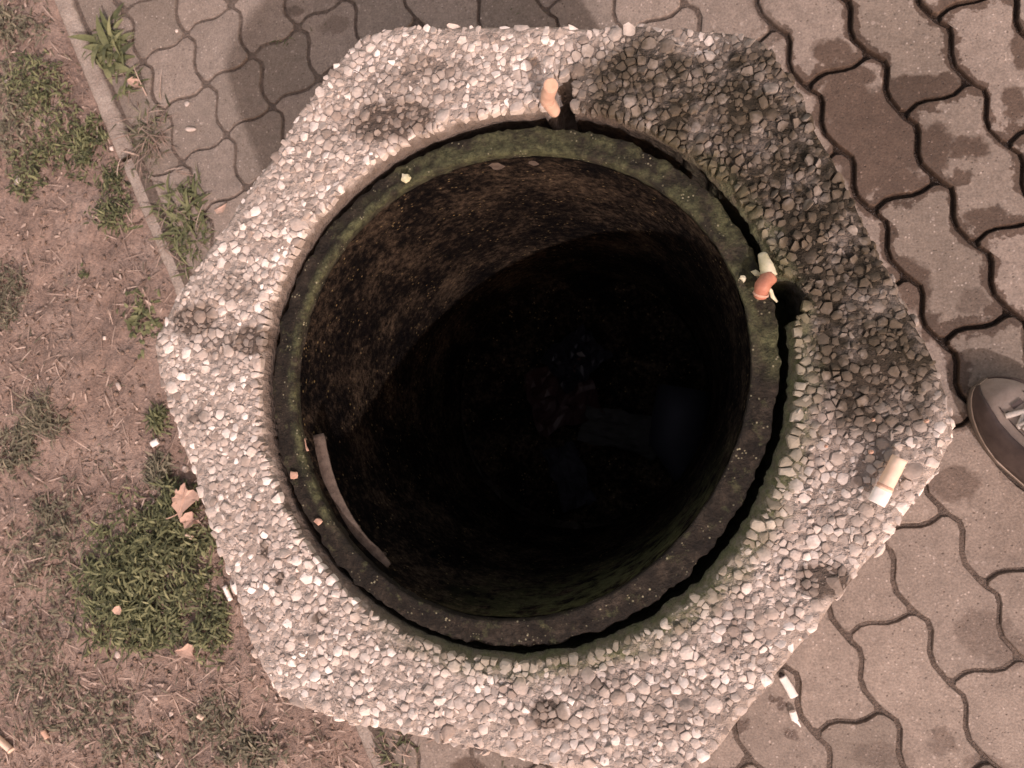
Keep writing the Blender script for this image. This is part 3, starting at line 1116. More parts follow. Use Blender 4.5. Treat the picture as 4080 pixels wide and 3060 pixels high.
# the folded carrying handle: a flat rusty bar that follows the wall just below the rim
hz = TOP - 2.3
cen = [av(x, y, hz) for x, y in ((688, 938), (697, 985), (710, 1035), (728, 1080), (752, 1125), (780, 1165), (808, 1193), (840, 1222))]
vs, fs = [], []
npt = len(cen)
fine = []
for k in range(npt - 1):
    p0, p1, p2, p3 = cen[max(0, k - 1)], cen[k], cen[k + 1], cen[min(npt - 1, k + 2)]
    for t in (0, .25, .5, .75):
        fine.append(0.5 * ((2 * p1) + (p2 - p0) * t + (2 * p0 - 5 * p1 + 4 * p2 - p3) * t * t + (3 * p1 - p0 - 3 * p2 + p3) * t ** 3))
fine.append(cen[-1])
nf = len(fine)
for k, p in enumerate(fine):
    d = (fine[min(nf - 1, k + 1)] - fine[max(0, k - 1)]).normalized()
    s = Vector((-d.y, d.x, 0))
    w = 0.46 * (1 if k > 0 else .92)
    if k > nf - 4:
        w *= (nf - k) / 4.0 * .75 + .25
    jit = 0.04 * nz(p.x * 2, p.y * 2, 1)
    zz = 0.05 * nz(p.x, p.y, 4)
    for (u, z) in ((-w, 0.0), (-w * .9, .07), (w * .9, .07), (w, 0), (w * .9, -.14), (-w * .9, -.14)):
        q = p + s * (u + jit)
        vs.append((q.x, q.y, hz + z + zz))
for k in range(nf - 1):
    for q in range(6):
        a = k * 6 + q
        b = k * 6 + (q + 1) % 6
        fs.append((a, b, b + 6, a + 6))
fs += [tuple(range(5, -1, -1)), tuple(range((nf - 1) * 6, nf * 6))]
handle = part('handle', vs, fs, M['rust'], liner)


def tube(pts, rad, n=10, cap=True, squash=None, ends=None):
    """a tube along points; rad a number or list; squash (sideways, up) factors"""
    pts = [Vector(p) for p in pts]
    vs, fs = [], []
    m = len(pts)
    up = Vector((0, 0, 1))
    prev = None
    for k, p in enumerate(pts):
        d = (pts[min(m - 1, k + 1)] - pts[max(0, k - 1)]).normalized()
        if prev is None:
            u = d.cross(up)
            if u.length < 1e-3:
                u = Vector((1, 0, 0))
            u.normalize()
        else:
            u = (prev - d * prev.dot(d)).normalized()
        prev = u
        w = d.cross(u).normalized()
        r = rad[k] if isinstance(rad, (list, tuple)) else rad
        for q in range(n):
            a = 2 * math.pi * q / n
            su, sw = squash if squash else (1, 1)
            v = p + u * (r * su * math.cos(a)) + w * (r * sw * math.sin(a))
            vs.append(tuple(v))
    for k in range(m - 1):
        for q in range(n):
            a, b = k * n + q, k * n + (q + 1) % n
            fs.append((a, b, b + n, a + n))
    if cap:
        fs.append(tuple(range(n - 1, -1, -1)))
        fs.append(tuple(range((m - 1) * n, m * n)))
    return vs, fs


# brackets that hold the handle's ends to the wall
for k_ in (1, nf - 4):
    p = fine[k_]
    d = Vector((p.x - OX, p.y - OY, 0)).normalized()
    v, f = tube([p + Vector((0, 0, -.12)), p + Vector((0, 0, -.9)), Vector((OX, OY, hz - 1.6)) + d * (ring_r('inner', math.atan2(d.y, d.x)) - .05)], .15, 8)
    part('bracket', v, f, M['rust'], liner)


# ------------------------------------------------------------------ cigarette ends
def spline(pts, n=6):
    pts = [Vector(p) for p in pts]
    out = []
    m = len(pts)
    for k in range(m - 1):
        p0, p1, p2, p3 = pts[max(0, k - 1)], pts[k], pts[k + 1], pts[min(m - 1, k + 2)]
        for q in range(n):
            t = q / n
            out.append(0.5 * ((2 * p1) + (p2 - p0) * t + (2 * p0 - 5 * p1 + 4 * p2 - p3) * t * t + (3 * p1 - p0 - 3 * p2 + p3) * t ** 3))
    out.append(pts[-1])
    return out


def crinkle(vs, s, k):
    return [(x + s * nz(x, y, z, k), y + s * nz(x, y, z + 9, k), z + s * nz(x, y, z + 17, k)) for x, y, z in vs]


def cigarette(label, segs, group=None, n=16):
    """segs: (part name, points, radius or radii, material, squash)"""
    p0 = Vector(segs[0][1][0])
    e = empty('cigarette_end', p0)
    tag(e, label, 'cigarette end', group or 'cigarette ends lying about')
    for nm, pts, rad, mt, sq in list(segs):
        if nm == 'filter' and len(pts) > 2:
            q1_, q2_ = Vector(pts[-2]), Vector(pts[-1])
            e_ = (q2_ - q1_).normalized()
            segs = segs + [('filter_band', [q2_ - e_ * .30, q2_ - e_ * .22, q2_ - e_ * .16], R0 * 1.045, M['crumb'], sq)]
    for nm, pts, rad, mt, sq in segs:
        sp = spline(pts, 5) if len(pts) > 2 else [Vector(pts[0]) + (Vector(pts[1]) - Vector(pts[0])) * (k / 6) for k in range(7)]
        if isinstance(rad, (list, tuple)):
            m = len(sp)
            rad = [rad[min(len(rad) - 1, int(k / (m - 1) * (len(rad) - 1)))] * (1 - (k / (m - 1) * (len(rad) - 1)) % 1) + rad[min(len(rad) - 1, int(k / (m - 1) * (len(rad) - 1)) + 1)] * ((k / (m - 1) * (len(rad) - 1)) % 1) for k in range(m)]
        v, f = tube(sp, rad, n, True, sq)
        o = part(nm, crinkle(crinkle(v, 0.05, 1.6), 0.035, 4.5), f, mt, e)
        me = o.data
        for p in me.polygons:
            if len(p.vertices) > 4:
                p.use_smooth = False
    return e


R0 = 0.445
# bent filter stuck upright in the hand-hole at the top of the rim
pA, pB, pC = av(1190, 184, TOP + 3.2), av(1181, 214, TOP + 1.5), av(1198, 241, TOP - .2)
cigarette('bent tan cigarette filter wedged upright at the far inner edge of the bin rim', [
    ('filter', [pC, pC + (pB - pC) * .6, pB], [R0 * .95, R0], M['filter'], None),
    ('filter_tip', [pB + (pB - pC) * -.04, pB + (pA - pB) * .45, pA], [R0 * 1.0, R0 * 1.03, R0 * 1.02], M['filter'], None),
    ('filter_fibre', [pA + (pA - pB).normalized() * -.02, pA + (pA - pB).normalized() * .03], R0 * .9, M['fibre'], None)])
# curled, mossy one hanging over the gap on the right
q0, q1, q2 = av(1645, 550, TOP - .15), av(1656, 575, TOP + .1), av(1662, 597, TOP + .15)
q3, q4 = av(1648, 618, TOP + .35), av(1642, 640, TOP - .1)
cigarette('curled cigarette end with mossy paper and reddish filter on the right of the rim', [
    ('paper', [q0, q1, q2], [R0 * .62, R0 * .95, R0 * 1.05], M['paper_dirty'], None),
    ('filter', [q2, q3, q4], [R0 * 1.1, R0 * 1.05, R0 * .82], M['filter_red'], None),
    ('torn_strip', [av(1662, 624, TOP - .1), av(1670, 640, TOP - .3), av(1680, 652, TOP - .5)], [.12, .13, .06], M['paper_dirty'], None)])
# pale straight one lying on the rim
r0, r1 = av(1944, 989, TOP + .95), av(1893, 1088, TOP + .85)
rm = r0 + (r1 - r0) * .70
cigarette('long pale filter with white paper stub lying on the right corner of the bin', [
    ('filter', [r0, r0 + (rm - r0) * .5, rm], [R0 * .98, R0, R0], M['filter_pale'], None),
    ('paper', [rm - (r1 - r0) * .01, rm + (r1 - rm) * .5, r1], [R0 * 1.01, R0 * 1.04, R0 * .98], M['paper'], (1.12, .75))])
# two on the paving
s0, s1 = at(3116, 2694, .45), at(3163, 2775, .45)
cigarette('white cigarette stub with burnt black tip on the paving near the bin', [
    ('paper', [s0, s0 + (s1 - s0) * .5 + Vector((.04, .03, 0)), s1], [R0 * .95, R0 * 1.0, R0 * 1.02], M['paper'], (1.12, .85)),
    ('burnt_tip', [s0 + (s0 - s1) * .02, s0 - (s1 - s0) * .17], [R0 * .8, R0 * .35], M['char'], None)])
s2, s3 = at(3157, 2834, .4), at(3168, 2868, .38)
cigarette('short white cigarette scrap with torn tail in a paving joint', [
    ('paper', [s2, s2 + (s3 - s2) * .5, s3], [R0 * .85, R0 * .9, R0 * .8], M['paper'], (1.1, .7)),
    ('torn_tail', [s3, at(3181, 2884, .25), at(3190, 2897, .15)], [R0 * .6, R0 * .25, .05], M['paper'], (1, .3))])
# on the soil


def on_soil(px, py, h):
    p = at(px, py, -.4)
    return at(px, py, soil_z(p.x, p.y) + h)


a0, a1 = on_soil(0, 2950, .5), on_soil(46, 2992, .5)
cigarette('orange cigarette filter at the lower left edge of the bare soil', [('filter', [a0 + (a0 - a1) * .3, a0, a1], R0, M['filter_pale'], None)])
a0, a1 = on_soil(170, 2910, .4), on_soil(188, 2940, .4)
cigarette('worn brownish cigarette filter half sunk in thin grass at the lower left', [('filter', [a0, a1], R0 * .8, M['filter'], None)])
a0, a1 = on_soil(604, 1772, .4), on_soil(630, 1756, .4)
cigarette('short white cigarette scrap on bare soil left of the bin above the dry leaf', [('paper', [a0, a1], R0 * .95, M['paper'], (1.1, .7))])
a0, a1 = on_soil(740, 2131, 1.6), on_soil(768, 2142, 1.5)
cigarette('small pale cigarette scrap lying on the green weeds just below the dry leaf', [('paper', [a0, a1], R0 * .62, M['filter_pale'], None)])
a0, a1 = on_soil(894, 2335, .6), on_soil(919, 2392, .5)
cigarette('thin pale cigarette stub between the weeds and the lower left bin side', [('paper', [a0, a1], R0 * .7, M['paper'], None)])
a0, a1 = on_soil(787, 2848, .5), on_soil(808, 2862, .5)
cigarette('tiny pale filter scrap on soil in front of the left lower corner of the bin', [('filter', [a0, a1], R0 * .7, M['filter_pale'], None)])


# ------------------------------------------------------------------ dry leaves and crumbs
def leaf(label, outline, z0, curl, stem=None, cat='leaf', name='dry_leaf', group='fallen leaves', ridge=None):
    pts = [Vector(p) for p in outline]
    c = sum(pts, Vector((0, 0, 0))) / len(pts)
    e = empty(name, c)
    tag(e, label, cat, group)
    n = len(pts)
    vs, fs = [], []
    rings = (1.0, .66, .33)
    for th in (0.035, -0.035):
        for s in rings:
            for p in pts:
                q = c + (p - c) * s
                vs.append((q.x, q.y, q.z + curl * (s ** 2) * (1 + .5 * nz(q.x, q.y, 2, .8)) + 0.12 * nz(q.x, q.y, 6, 1.3) + th))
        vs.append((c.x, c.y, c.z + th))
    half = 3 * n + 1
    for b, flip in ((0, False), (half, True)):
        for r in range(2):
            for k in range(n):
                f = (b + r * n + k, b + r * n + (k + 1) % n, b + (r + 1) * n + (k + 1) % n, b + (r + 1) * n + k)
                fs.append(f[::-1] if flip else f)
        for k in range(n):
            f = (b + 2 * n + k, b + 2 * n + (k + 1) % n, b + 3 * n)
            fs.append(f[::-1] if flip else f)
    for k in range(n):
        fs.append((k, (k + 1) % n, half + (k + 1) % n, half + k)[::-1])
    part('blade', vs, fs, M['leaf_dry'], e, False)
    if ridge:
        for rd in ridge:
            v, f = tube(rd, [.07, .03], 6)
            part('vein', v, f, M['leaf_dry'], e)
    if stem:
        v, f = tube(spline(stem, 4), .08, 6)
        part('stem', v, f, M['leaf_dry'], e)
    return e


def lc(pts, h):     # points in the leaf close-up (origin 600,1850, scale 5.53)
    return [on_soil(600 + x / 5.53, 1850 + y / 5.53, h) for x, y in pts]


leaf('dry pinkish brown lobed leaf on the weeds against the left side of the bin',
     lc([(770, 400), (800, 520), (850, 575), (960, 560), (1060, 640), (1110, 700), (1090, 800), (1020, 800), (880, 920), (730, 1060), (700, 1180), (660, 1200), (610, 1060), (490, 905), (520, 850), (485, 735), (545, 720), (575, 660), (550, 600), (585, 540), (625, 590), (660, 560), (690, 470)], 2.2), 0, .25,
     [*lc([(620, 1080), (480, 1150), (345, 1200)], 1.9)], ridge=[lc([(640, 1080), (760, 480)], 2.33), lc([(650, 1060), (1060, 740)], 2.33), lc([(645, 1050), (530, 760)], 2.3)])
leaf('small curled brown leaf piece just under the dry lobed leaf by the bin',
     lc([(690, 1200), (760, 1130), (800, 1070), (960, 1030), (1005, 1080), (1000, 1160), (1030, 1220), (1120, 1210), (1130, 1290), (1000, 1300), (930, 1370), (800, 1410), (760, 1300), (700, 1270)], 1.7), 0, .5)
leaf('small torn brown leaf lying where the weeds thin out below the green patch',
     [on_soil(700 + x, 2560 + y, .7) for x, y in ((0, 30), (30, 22), (55, 0), (78, 12), (70, 40), (84, 66), (50, 58), (20, 50))], 0, .3)
leaf('little reddish leaf scrap in the middle of the green weeds',
     [on_soil(450 + x, 2412 + y, 2.6) for x, y in ((0, 20), (12, 4), (30, 0), (38, 16), (30, 36), (10, 34))], 0, .2)
leaf('small brown leaf caught under the broad weed by the kerb',
     [at(510 + x, 305 + y, .6) for x, y in ((0, 16), (25, 4), (52, 18), (44, 34), (58, 46), (28, 44), (8, 34))], 0, .3)
leaf('pale flat leaf scrap on the paver beside the left side of the bin',
     [at(855 + x, 812 + y, .35) for x, y in ((0, 26), (20, 16), (50, 0), (44, 18), (30, 34), (10, 40))], 0, .1)


def crumb(label, pxs, z, t=0.09, name='leaf_crumb', mat='crumb', cat='leaf crumb', group='crumbs on the liner'):
    pts = [at(x, y, z) for x, y in pxs]
    c = sum(pts, Vector((0, 0, 0))) / len(pts)
    n = len(pts)
    vs = [tuple(p) for p in pts] + [(p.x * .8 + c.x * .2, p.y * .8 + c.y * .2, p.z + t) for p in pts] + [(c.x, c.y, c.z + t * 1.3)]
    fs = [(k, (k + 1) % n, n + (k + 1) % n, n + k) for k in range(n)] + [(n + k, n + (k + 1) % n, 2 * n) for k in range(n)] + [tuple(range(n - 1, -1, -1))]
    me = mesh_data(name, vs, fs, False, None, (M[mat],))
    o = obj(name, me)
    tag(o, label, cat, group)
    return o


def cr(x, y, s=1.0):     # crumb outline round a point, photo px
    r = random.Random(int(x * 31 + y))
    return [(x + s * math.cos(k * math.pi / 4) * r.uniform(10, 19), y + s * math.sin(k * math.pi / 4) * r.uniform(9, 18)) for k in range(8)]


crumb('pinkish leaf crumb on the left of the green rim, the upper of two', cr(1170, 1893, 1.35), LZ + .1)
crumb('pinkish leaf crumb on the left of the green rim, the lower of two', cr(1268, 2077, 1.1), LZ + .1)
crumb('small tan crumb in the gap beside the upper end of the rusty bar', [(1203, 1748), (1216, 1745), (1222, 1775), (1232, 1795), (1216, 1802), (1202, 1786), (1208, 1770)], LZ - .6)
crumb('pale moss crumb on the rim just left of the curled cigarette end', cr(2962, 1110, 1.0), LZ + .12, .2, 'moss_crumb', 'paper_dirty', 'moss crumb')
crumb('mossy twig crumb touching the curled cigarette end', [(2990, 1082), (3010, 1074), (3034, 1090), (3030, 1100), (3008, 1100)], LZ + .3, .2, 'moss_crumb', 'paper_dirty', 'moss crumb')
crumb('whitish crumb on the rim at the upper left where the algae is broken', cr(1617, 708, 1.4), LZ + .25, .2, 'moss_crumb', 'paper_dirty', 'moss crumb')
for k, (lab, x, y, s) in enumerate((
        ('small seed husk on the pebbles above the long pale filter', 3470, 1800, .75), ('pale seed husk at the right corner of the bin rim', 3690, 1677, .6),
        ('tiny husk near the middle of the right corner pebbles', 3478, 1672, .5), ('tan husk on the rim left of the long pale filter', 3290, 1778, .55))):
    crumb(lab, cr(x, y, s), TOP + .55, .25, 'seed_husk', 'crumb', 'seed husk', 'seed husks on the rim')

# pale litter stuck high on the liner's wall
for k, (lab, x, y) in enumerate((('pale scrap stuck on the liner wall just under the far rim, the larger', 1970, 650), ('pale scrap stuck on the liner wall just under the far rim, the smaller', 2118, 674))):
    p = at(x, y, LZ - 1.5)
    a = math.atan2(p.y - LY, p.x - LX)
    e = []
    for q in range(9):
        b = q * 2 * math.pi / 9
        s = (1.0, .62)[k]
        du, dz = s * .55 * math.cos(b) * (1 + .3 * math.sin(q * 3.0)), s * .75 * math.sin(b)
        for rr in (15.12, 14.96):
            e.append((LX + rr * math.cos(a + du / 15), LY + rr * math.sin(a + du / 15), LZ - 1.9 + dz))
    n = 9
    f = [tuple(2 * q for q in range(n)), tuple(2 * q + 1 for q in range(n - 1, -1, -1))] + [(2 * q, 2 * q + 1, 2 * ((q + 1) % n) + 1, 2 * ((q + 1) % n)) for q in range(n)]
    tag(obj('paper_scrap', mesh_data('paper_scrap', e, f, False, None, (M['rust'],))), lab, 'scrap', 'scraps on the liner wall')

# ------------------------------------------------------------------ rubbish at the bottom of the bucket, deep in shade
BZ = bz + .02


def sheet(name, label, cat, c, ux, uy, w, h, mat, crump, z, seed, n=9):
    vs, fs = [], []
    for side in (0, 1):
        for j in range(n):
            for i in range(n):
                u, v = (i / (n - 1) - .5), (j / (n - 1) - .5)
                p = Vector((c[0], c[1], 0)) + Vector(ux).to_3d() * (u * w) + Vector(uy).to_3d() * (v * h)
                zz = z + crump * (.9 + nz(u * 4, v * 4, seed) + .5 * nz(u * 9, v * 9, seed + 3)) + (0.06 if side == 0 else 0)
                vs.append((p.x + crump * .4 * nz(u * 5, v * 5, seed + 5), p.y + crump * .4 * nz(u * 5, v * 5, seed + 8), zz))
    for j in range(n - 1):
        for i in range(n - 1):
            a = j * n + i
            fs.append((a, a + 1, a + n + 1, a + n))
            b = a + n * n
            fs.append((b, b + n, b + n + 1, b + 1))
    o = obj(name, mesh_data(name, vs, fs, False, None, (mat,)))
    return tag(o, label, cat)


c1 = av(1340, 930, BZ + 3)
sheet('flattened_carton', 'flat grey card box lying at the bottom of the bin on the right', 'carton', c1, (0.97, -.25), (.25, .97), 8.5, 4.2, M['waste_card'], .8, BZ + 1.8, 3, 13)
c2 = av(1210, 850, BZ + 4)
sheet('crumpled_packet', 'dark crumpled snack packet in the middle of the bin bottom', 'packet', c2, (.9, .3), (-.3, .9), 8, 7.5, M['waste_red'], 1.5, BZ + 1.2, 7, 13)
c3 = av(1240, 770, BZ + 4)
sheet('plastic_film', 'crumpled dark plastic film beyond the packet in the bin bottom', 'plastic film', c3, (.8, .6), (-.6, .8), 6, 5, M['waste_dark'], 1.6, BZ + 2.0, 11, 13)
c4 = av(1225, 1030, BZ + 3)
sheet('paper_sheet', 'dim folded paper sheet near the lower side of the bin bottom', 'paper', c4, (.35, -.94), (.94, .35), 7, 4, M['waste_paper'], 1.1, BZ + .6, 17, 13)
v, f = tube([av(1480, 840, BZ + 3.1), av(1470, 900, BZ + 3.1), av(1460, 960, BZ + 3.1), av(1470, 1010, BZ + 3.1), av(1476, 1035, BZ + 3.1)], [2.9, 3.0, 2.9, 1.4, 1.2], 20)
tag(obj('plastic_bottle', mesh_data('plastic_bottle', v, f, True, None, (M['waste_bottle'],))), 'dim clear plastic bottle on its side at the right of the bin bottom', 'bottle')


# ------------------------------------------------------------------ loose stones
def loose_stone(label, px, py, r, soil_=True, z=0.0):
    p = on_soil(px, py, r * .35) if soil_ else at(px, py, z + r * .4)
    v, f = VAR[int(px) % len(VAR)]
    k = bpy.data.meshes.new('loose_stone')
    k.from_pydata([tuple(q * CM) for q in v], [], [tuple(q) for q in f.tolist()])
    k.materials.append(M['stone'])
    k.polygons.foreach_set('use_smooth', [True] * len(k.polygons))
    o = obj('loose_stone', k)
    o.matrix_world = Matrix.Translation(p * CM) @ Matrix.Rotation(px % 6.0, 4, 'Z') @ Matrix.Diagonal((r, r, r * .8, 1))
    return tag(o, label, 'stone', 'loose stones')


for lab, x, y, r, s in (
        ('rounded pink pebble lying alone on a paver between kerb and bin', 759, 516, .62, False),
        ('small white stone on the paver near the top left corner', 704, 124, .36, False),
        ('tiny tan stone in the paver joint above the pink pebble', 744, 414, .40, False),
        ('white stone lying against the left side of the bin near the dry leaf', 741, 1868, .62, True),
        ('pale flat chip on bare soil in the middle of the left side', 473, 1540, .62, True),
        ('small pale chip on the bare soil above the flat chip', 416, 1348, .42, True),
        ('white pebble on soil near the bottom edge, the largest one there', 630, 3012, .72, True),
        ('small round white pebble on the soil below the green weeds', 682, 2845, .42, True),
        ('pale pebble on the bare soil between weeds and bin corner', 621, 2782, .42, True),
        ('whitish stone at the lower edge of the green weeds', 467, 2606, .52, True),
        ('white pebble at the far left edge beside the upper weeds', 28, 322, .55, True),
        ('pinkish stone left of the small leafy weeds at the far left', 70, 722, .62, True),
        ('pale stone on the kerb side of the upper left weeds', 445, 590, .45, True),
        ('pale stone at the left edge below the middle', 14, 2480, .45, True)):
    loose_stone(lab, x, y, r, s)

# ------------------------------------------------------------------ plants


def add_blade(vs, fs, ts, root, az_, length, width, lift, droop, tone, segs=4):
    """one leaf blade: rises, then leans over"""
    d = Vector((math.cos(az_), math.sin(az_), 0))
    s = Vector((-d.y, d.x, 0))
    p = Vector(root)
    ang = lift
    b0 = len(vs)
    for k in range(segs + 1):
        t = k / segs
        w = width * (0.55 + 0.9 * t * (1 - t) * 2) * (1 - t ** 3) * .5 + 0.008
        fold = 0.25 * w
        for q, u in enumerate((-w, 0, w)):
            v = p + s * u
            vs.append((v.x, v.y, v.z - (fold if q == 1 else 0)))
            ts.append(min(1, max(0, tone + .12 * (t - .5))))
        p = p + (d * math.cos(ang) + Vector((0, 0, math.sin(ang)))) * (length / segs)
        ang -= droop / segs
    for k in range(segs):
        a = b0 + 3 * k
        fs.append((a, a + 1, a + 4, a + 3))
        fs.append((a + 1, a + 2, a + 5, a + 4))


def patch_points(cx, cy, rx, ry, n, rot=0.0, seed=1):
    r = random.Random(seed)
    out = []
    for _ in range(n * 3):
        a, q = r.uniform(0, 6.283), math.sqrt(r.random())
        u, v = q * math.cos(a), q * math.sin(a)
        x = cx + rx * u * math.cos(rot) - ry * v * math.sin(rot)
        y = cy + rx * u * math.sin(rot) + ry * v * math.cos(rot)
        # ragged border
        if q > 0.72 + 0.55 * fbm(x * .012, y * .012, seed, 1.0, 3) and r.random() < .93:
            continue
        out.append((x, y))
        if len(out) >= n:
            break
    return out


gv, gf, gt = [], [], []        # green ground cover (nobody could count its leaves)
dv, df, dt = [], [], []        # dull thin grass
hv, hf, ht = [], [], []        # straw and dry litter


def soil_at(px, py):
    p = at(px, py, -.5)
    return at(px, py, soil_z(p.x, p.y)), kside(p.x, p.y)


def cover(cx, cy, rx, ry, n, seed, hgt=2.4, rot=0.0, V=None, lmin=.9, lmax=2.0, wd=.34, tone=.55):
    Vs, Fs, Ts = V if V else (gv, gf, gt)
    r = random.Random(seed)
    for x, y in patch_points(cx, cy, rx, ry, n, rot, seed):
        p, s = soil_at(x, y)
        if s > -KW - .2 and s < KW + .2:
            continue
        d = math.hypot((x - cx) / rx, (y - cy) / ry)
        h = max(.05, r.random() ** 1.2 * hgt * max(.15, 1 - d * d * .8))
        root = p + Vector((0, 0, h))
        # each leaf gets a random tone round the patch's own
        add_blade(Vs, Fs, Ts, root, r.uniform(0, 6.283), r.uniform(lmin, lmax), wd * r.uniform(.6, 1.15), r.uniform(-.15, .9), r.uniform(.5, 1.5), min(1, max(0, r.gauss(tone, .34))), 3)


# green weeds against the bin
cover(600, 2260, 300, 330, 1500, 21, 3.0, .25)
cover(700, 2180, 220, 200, 700, 61, 2.8, .1)
cover(480, 2330, 190, 190, 420, 62, 2.2, .4)
cover(700, 2030, 130, 140, 420, 22, 2.2)
cover(520, 2480, 230, 170, 700, 23, 2.0)
cover(850, 2480, 90, 190, 330, 24, 1.6)
# upper left
cover(150, 330, 140, 130, 380, 25, 1.8, 0, None, .7, 1.5, .32, .6)
cover(215, 480, 160, 130, 270, 26, 1.4, .6, None, .7, 1.5, .32, .5)
cover(130, 680, 100, 120, 240, 27, 1.8, 0, None, .7, 1.5, .34, .55)
cover(260, 620, 210, 100, 220, 28, 1.1, .5, None, .7, 1.3, .3, .45)
cover(360, 570, 80, 130, 260, 29, 1.2, .5, None, .8, 1.6, .34, .5)
cover(470, 760, 90, 150, 300, 30, 1.0, .4, None, .7, 1.5, .3, .45)
cover(440, 880, 110, 60, 160, 31, .8, .5, None, .7, 1.3, .3, .5)
# duller, sparser growth
DV = (dv, df, dt)
cover(60, 100, 140, 110, 200, 40, 1.2, 0, DV)
cover(30, 1180, 100, 140, 190, 41, 1.6, .4, DV, 1.2, 2.8, .26)
cover(170, 1650, 110, 90, 220, 42, 1.4, .5, DV, 1.2, 3.0, .22)
cover(60, 1800, 90, 130, 230, 43, 1.0, 0, DV)
cover(230, 2080, 150, 180, 140, 44, 1.0, 0, DV)
cover(120, 2640, 230, 190, 230, 45, 1.0, .3, DV)
cover(330, 2840, 320, 150, 260, 46, 1.0, 0, DV)
cover(850, 2880, 140, 130, 190, 47, 1.1, .3, DV)
cover(560, 3000, 260, 100, 170, 48, .9, 0, DV)
cover(640, 1880, 60, 110, 160, 49, 1.1, 0, DV)
cover(640, 1680, 40, 60, 120, 50, 1.3, 0, (gv, gf, gt))
cover(200, 2250, 220, 300, 330, 51, .7, 0, DV)
cover(1000, 2980, 160, 90, 220, 52, .7, 0, DV)
cover(60, 450, 90, 280, 300, 53, .8, 0, DV)
for k in range(2600):                                # thin wiry blades everywhere on the bare soil
    x, y = rng.uniform(-120, 1560), rng.uniform(-60, 3120)
    p, s = soil_at(x, y)
    if s > -KW - .3:
        continue
    dens = .55 + .9 * nz(x * .004, y * .004, 3) - (.45 if (200 < x < 760 and 900 < y < 1750) else 0)
    if rng.random() > dens:
        continue
    add_blade(dv, df, dt, p + Vector((0, 0, .15)), rng.uniform(0, 6.283), rng.uniform(.7, 2.2), rng.uniform(.08, .2), rng.uniform(-.1, .6), rng.uniform(.2, 1.2), rng.gauss(.45, .3), 3)
for k in range(8500):                                # straw, husks, dead stems
    x, y = rng.uniform(-120, 1560), rng.uniform(-60, 3120)
    p, s = soil_at(x, y)
    if s > -KW - .3:
        continue
    dens = .50 + .9 * nz(x * .003, y * .003, 8) + (.35 if x < 280 else 0) + (.3 if y > 2600 else 0) - (.3 if (300 < x < 760 and 900 < y < 1750) else 0)
    if rng.random() > dens:
        continue
    ln = rng.choice((.4, .6, .8, 1.0, 1.3, 1.9, 2.6, 3.6))
    add_blade(hv, hf, ht, p + Vector((0, 0, rng.uniform(.1, .4))), rng.uniform(0, 6.283), ln, rng.uniform(.14, .42) if ln < 1.5 else rng.uniform(.10, .20), rng.uniform(-.1, .25), rng.uniform(-.2, .5), rng.gauss(.5, .28), 4)

tag(obj('grass', mesh_data('grass', gv, gf, True, {'tone': gt}, (M['green'],))), 'low green weeds growing in patches on the soil beside the bin and kerb', 'weeds', kind='stuff')
tag(obj('thin_grass', mesh_data('thin_grass', dv, df, True, {'tone': dt}, (M['greydry'],))), 'sparse dull grass blades scattered over the bare soil', 'grass', kind='stuff')
tag(obj('straw_litter', mesh_data('straw_litter', hv, hf, True, {'tone': ht}, (M['straw'],))), 'dry straw and dead stems strewn over the bare soil', 'straw', kind='stuff')

# crumbs of earth and grit
cv, cf, cb = [], [], 0
v1, f1 = VAR1[0][0], VAR1[0][1]
for k in range(5200):
    x, y = rng.uniform(-120, 1560), rng.uniform(-60, 3120)
    p, s = soil_at(x, y)
    if s > -KW:
        continue
    vv, ff = VAR1[k % len(VAR1)]
    r = rng.choice((.08, .1, .12, .16, .2, .28, .36))
    a = rng.uniform(0, 6.28)
    c_, s_ = math.cos(a), math.sin(a)
    w = vv * r
    cv.append(np.stack((w[:, 0] * c_ - w[:, 1] * s_ + p.x, w[:, 0] * s_ + w[:, 1] * c_ + p.y, w[:, 2] + p.z + r * .3), 1))
    cf.append(ff + cb)
    cb += len(vv)
tag(obj('soil_crumbs', mesh_data('soil_crumbs', np.concatenate(cv).tolist(), np.concatenate(cf).tolist(), True, None, (M['crumbs_soil'],))), 'small crumbs of earth and grit over the bare soil', 'grit', kind='stuff')


def tuft(label, px, py, blades, name='weed_tuft', cat='weed'):
    """blades: list of (count, length range, width range, lift range, droop range, material, tone, spread px, direction or None, spread of direction)"""
    p0 = at(px, py, -.4)
    e = empty(name, p0)
    tag(e, label, cat, 'weeds in the kerb joint')
    r = random.Random(int(px * 7 + py))
    for nm, cnt, ln, wd, lf, dr, mt, tn, sp, dirn, dsp in blades:
        vs, fs, ts = [], [], []
        for _ in range(cnt):
            root = at(px + r.gauss(0, sp[0]), py + r.gauss(0, sp[1]), -.45)
            a = r.uniform(0, 6.283) if dirn is None else r.gauss(dirn, dsp)
            add_blade(vs, fs, ts, root, a, r.uniform(*ln), r.uniform(*wd), r.uniform(*lf), r.uniform(*dr), r.gauss(tn, .2), 5)
        part(nm, vs, fs, M[mt], e, True, {'tone': ts})['kind'] = 'stuff'
    return e


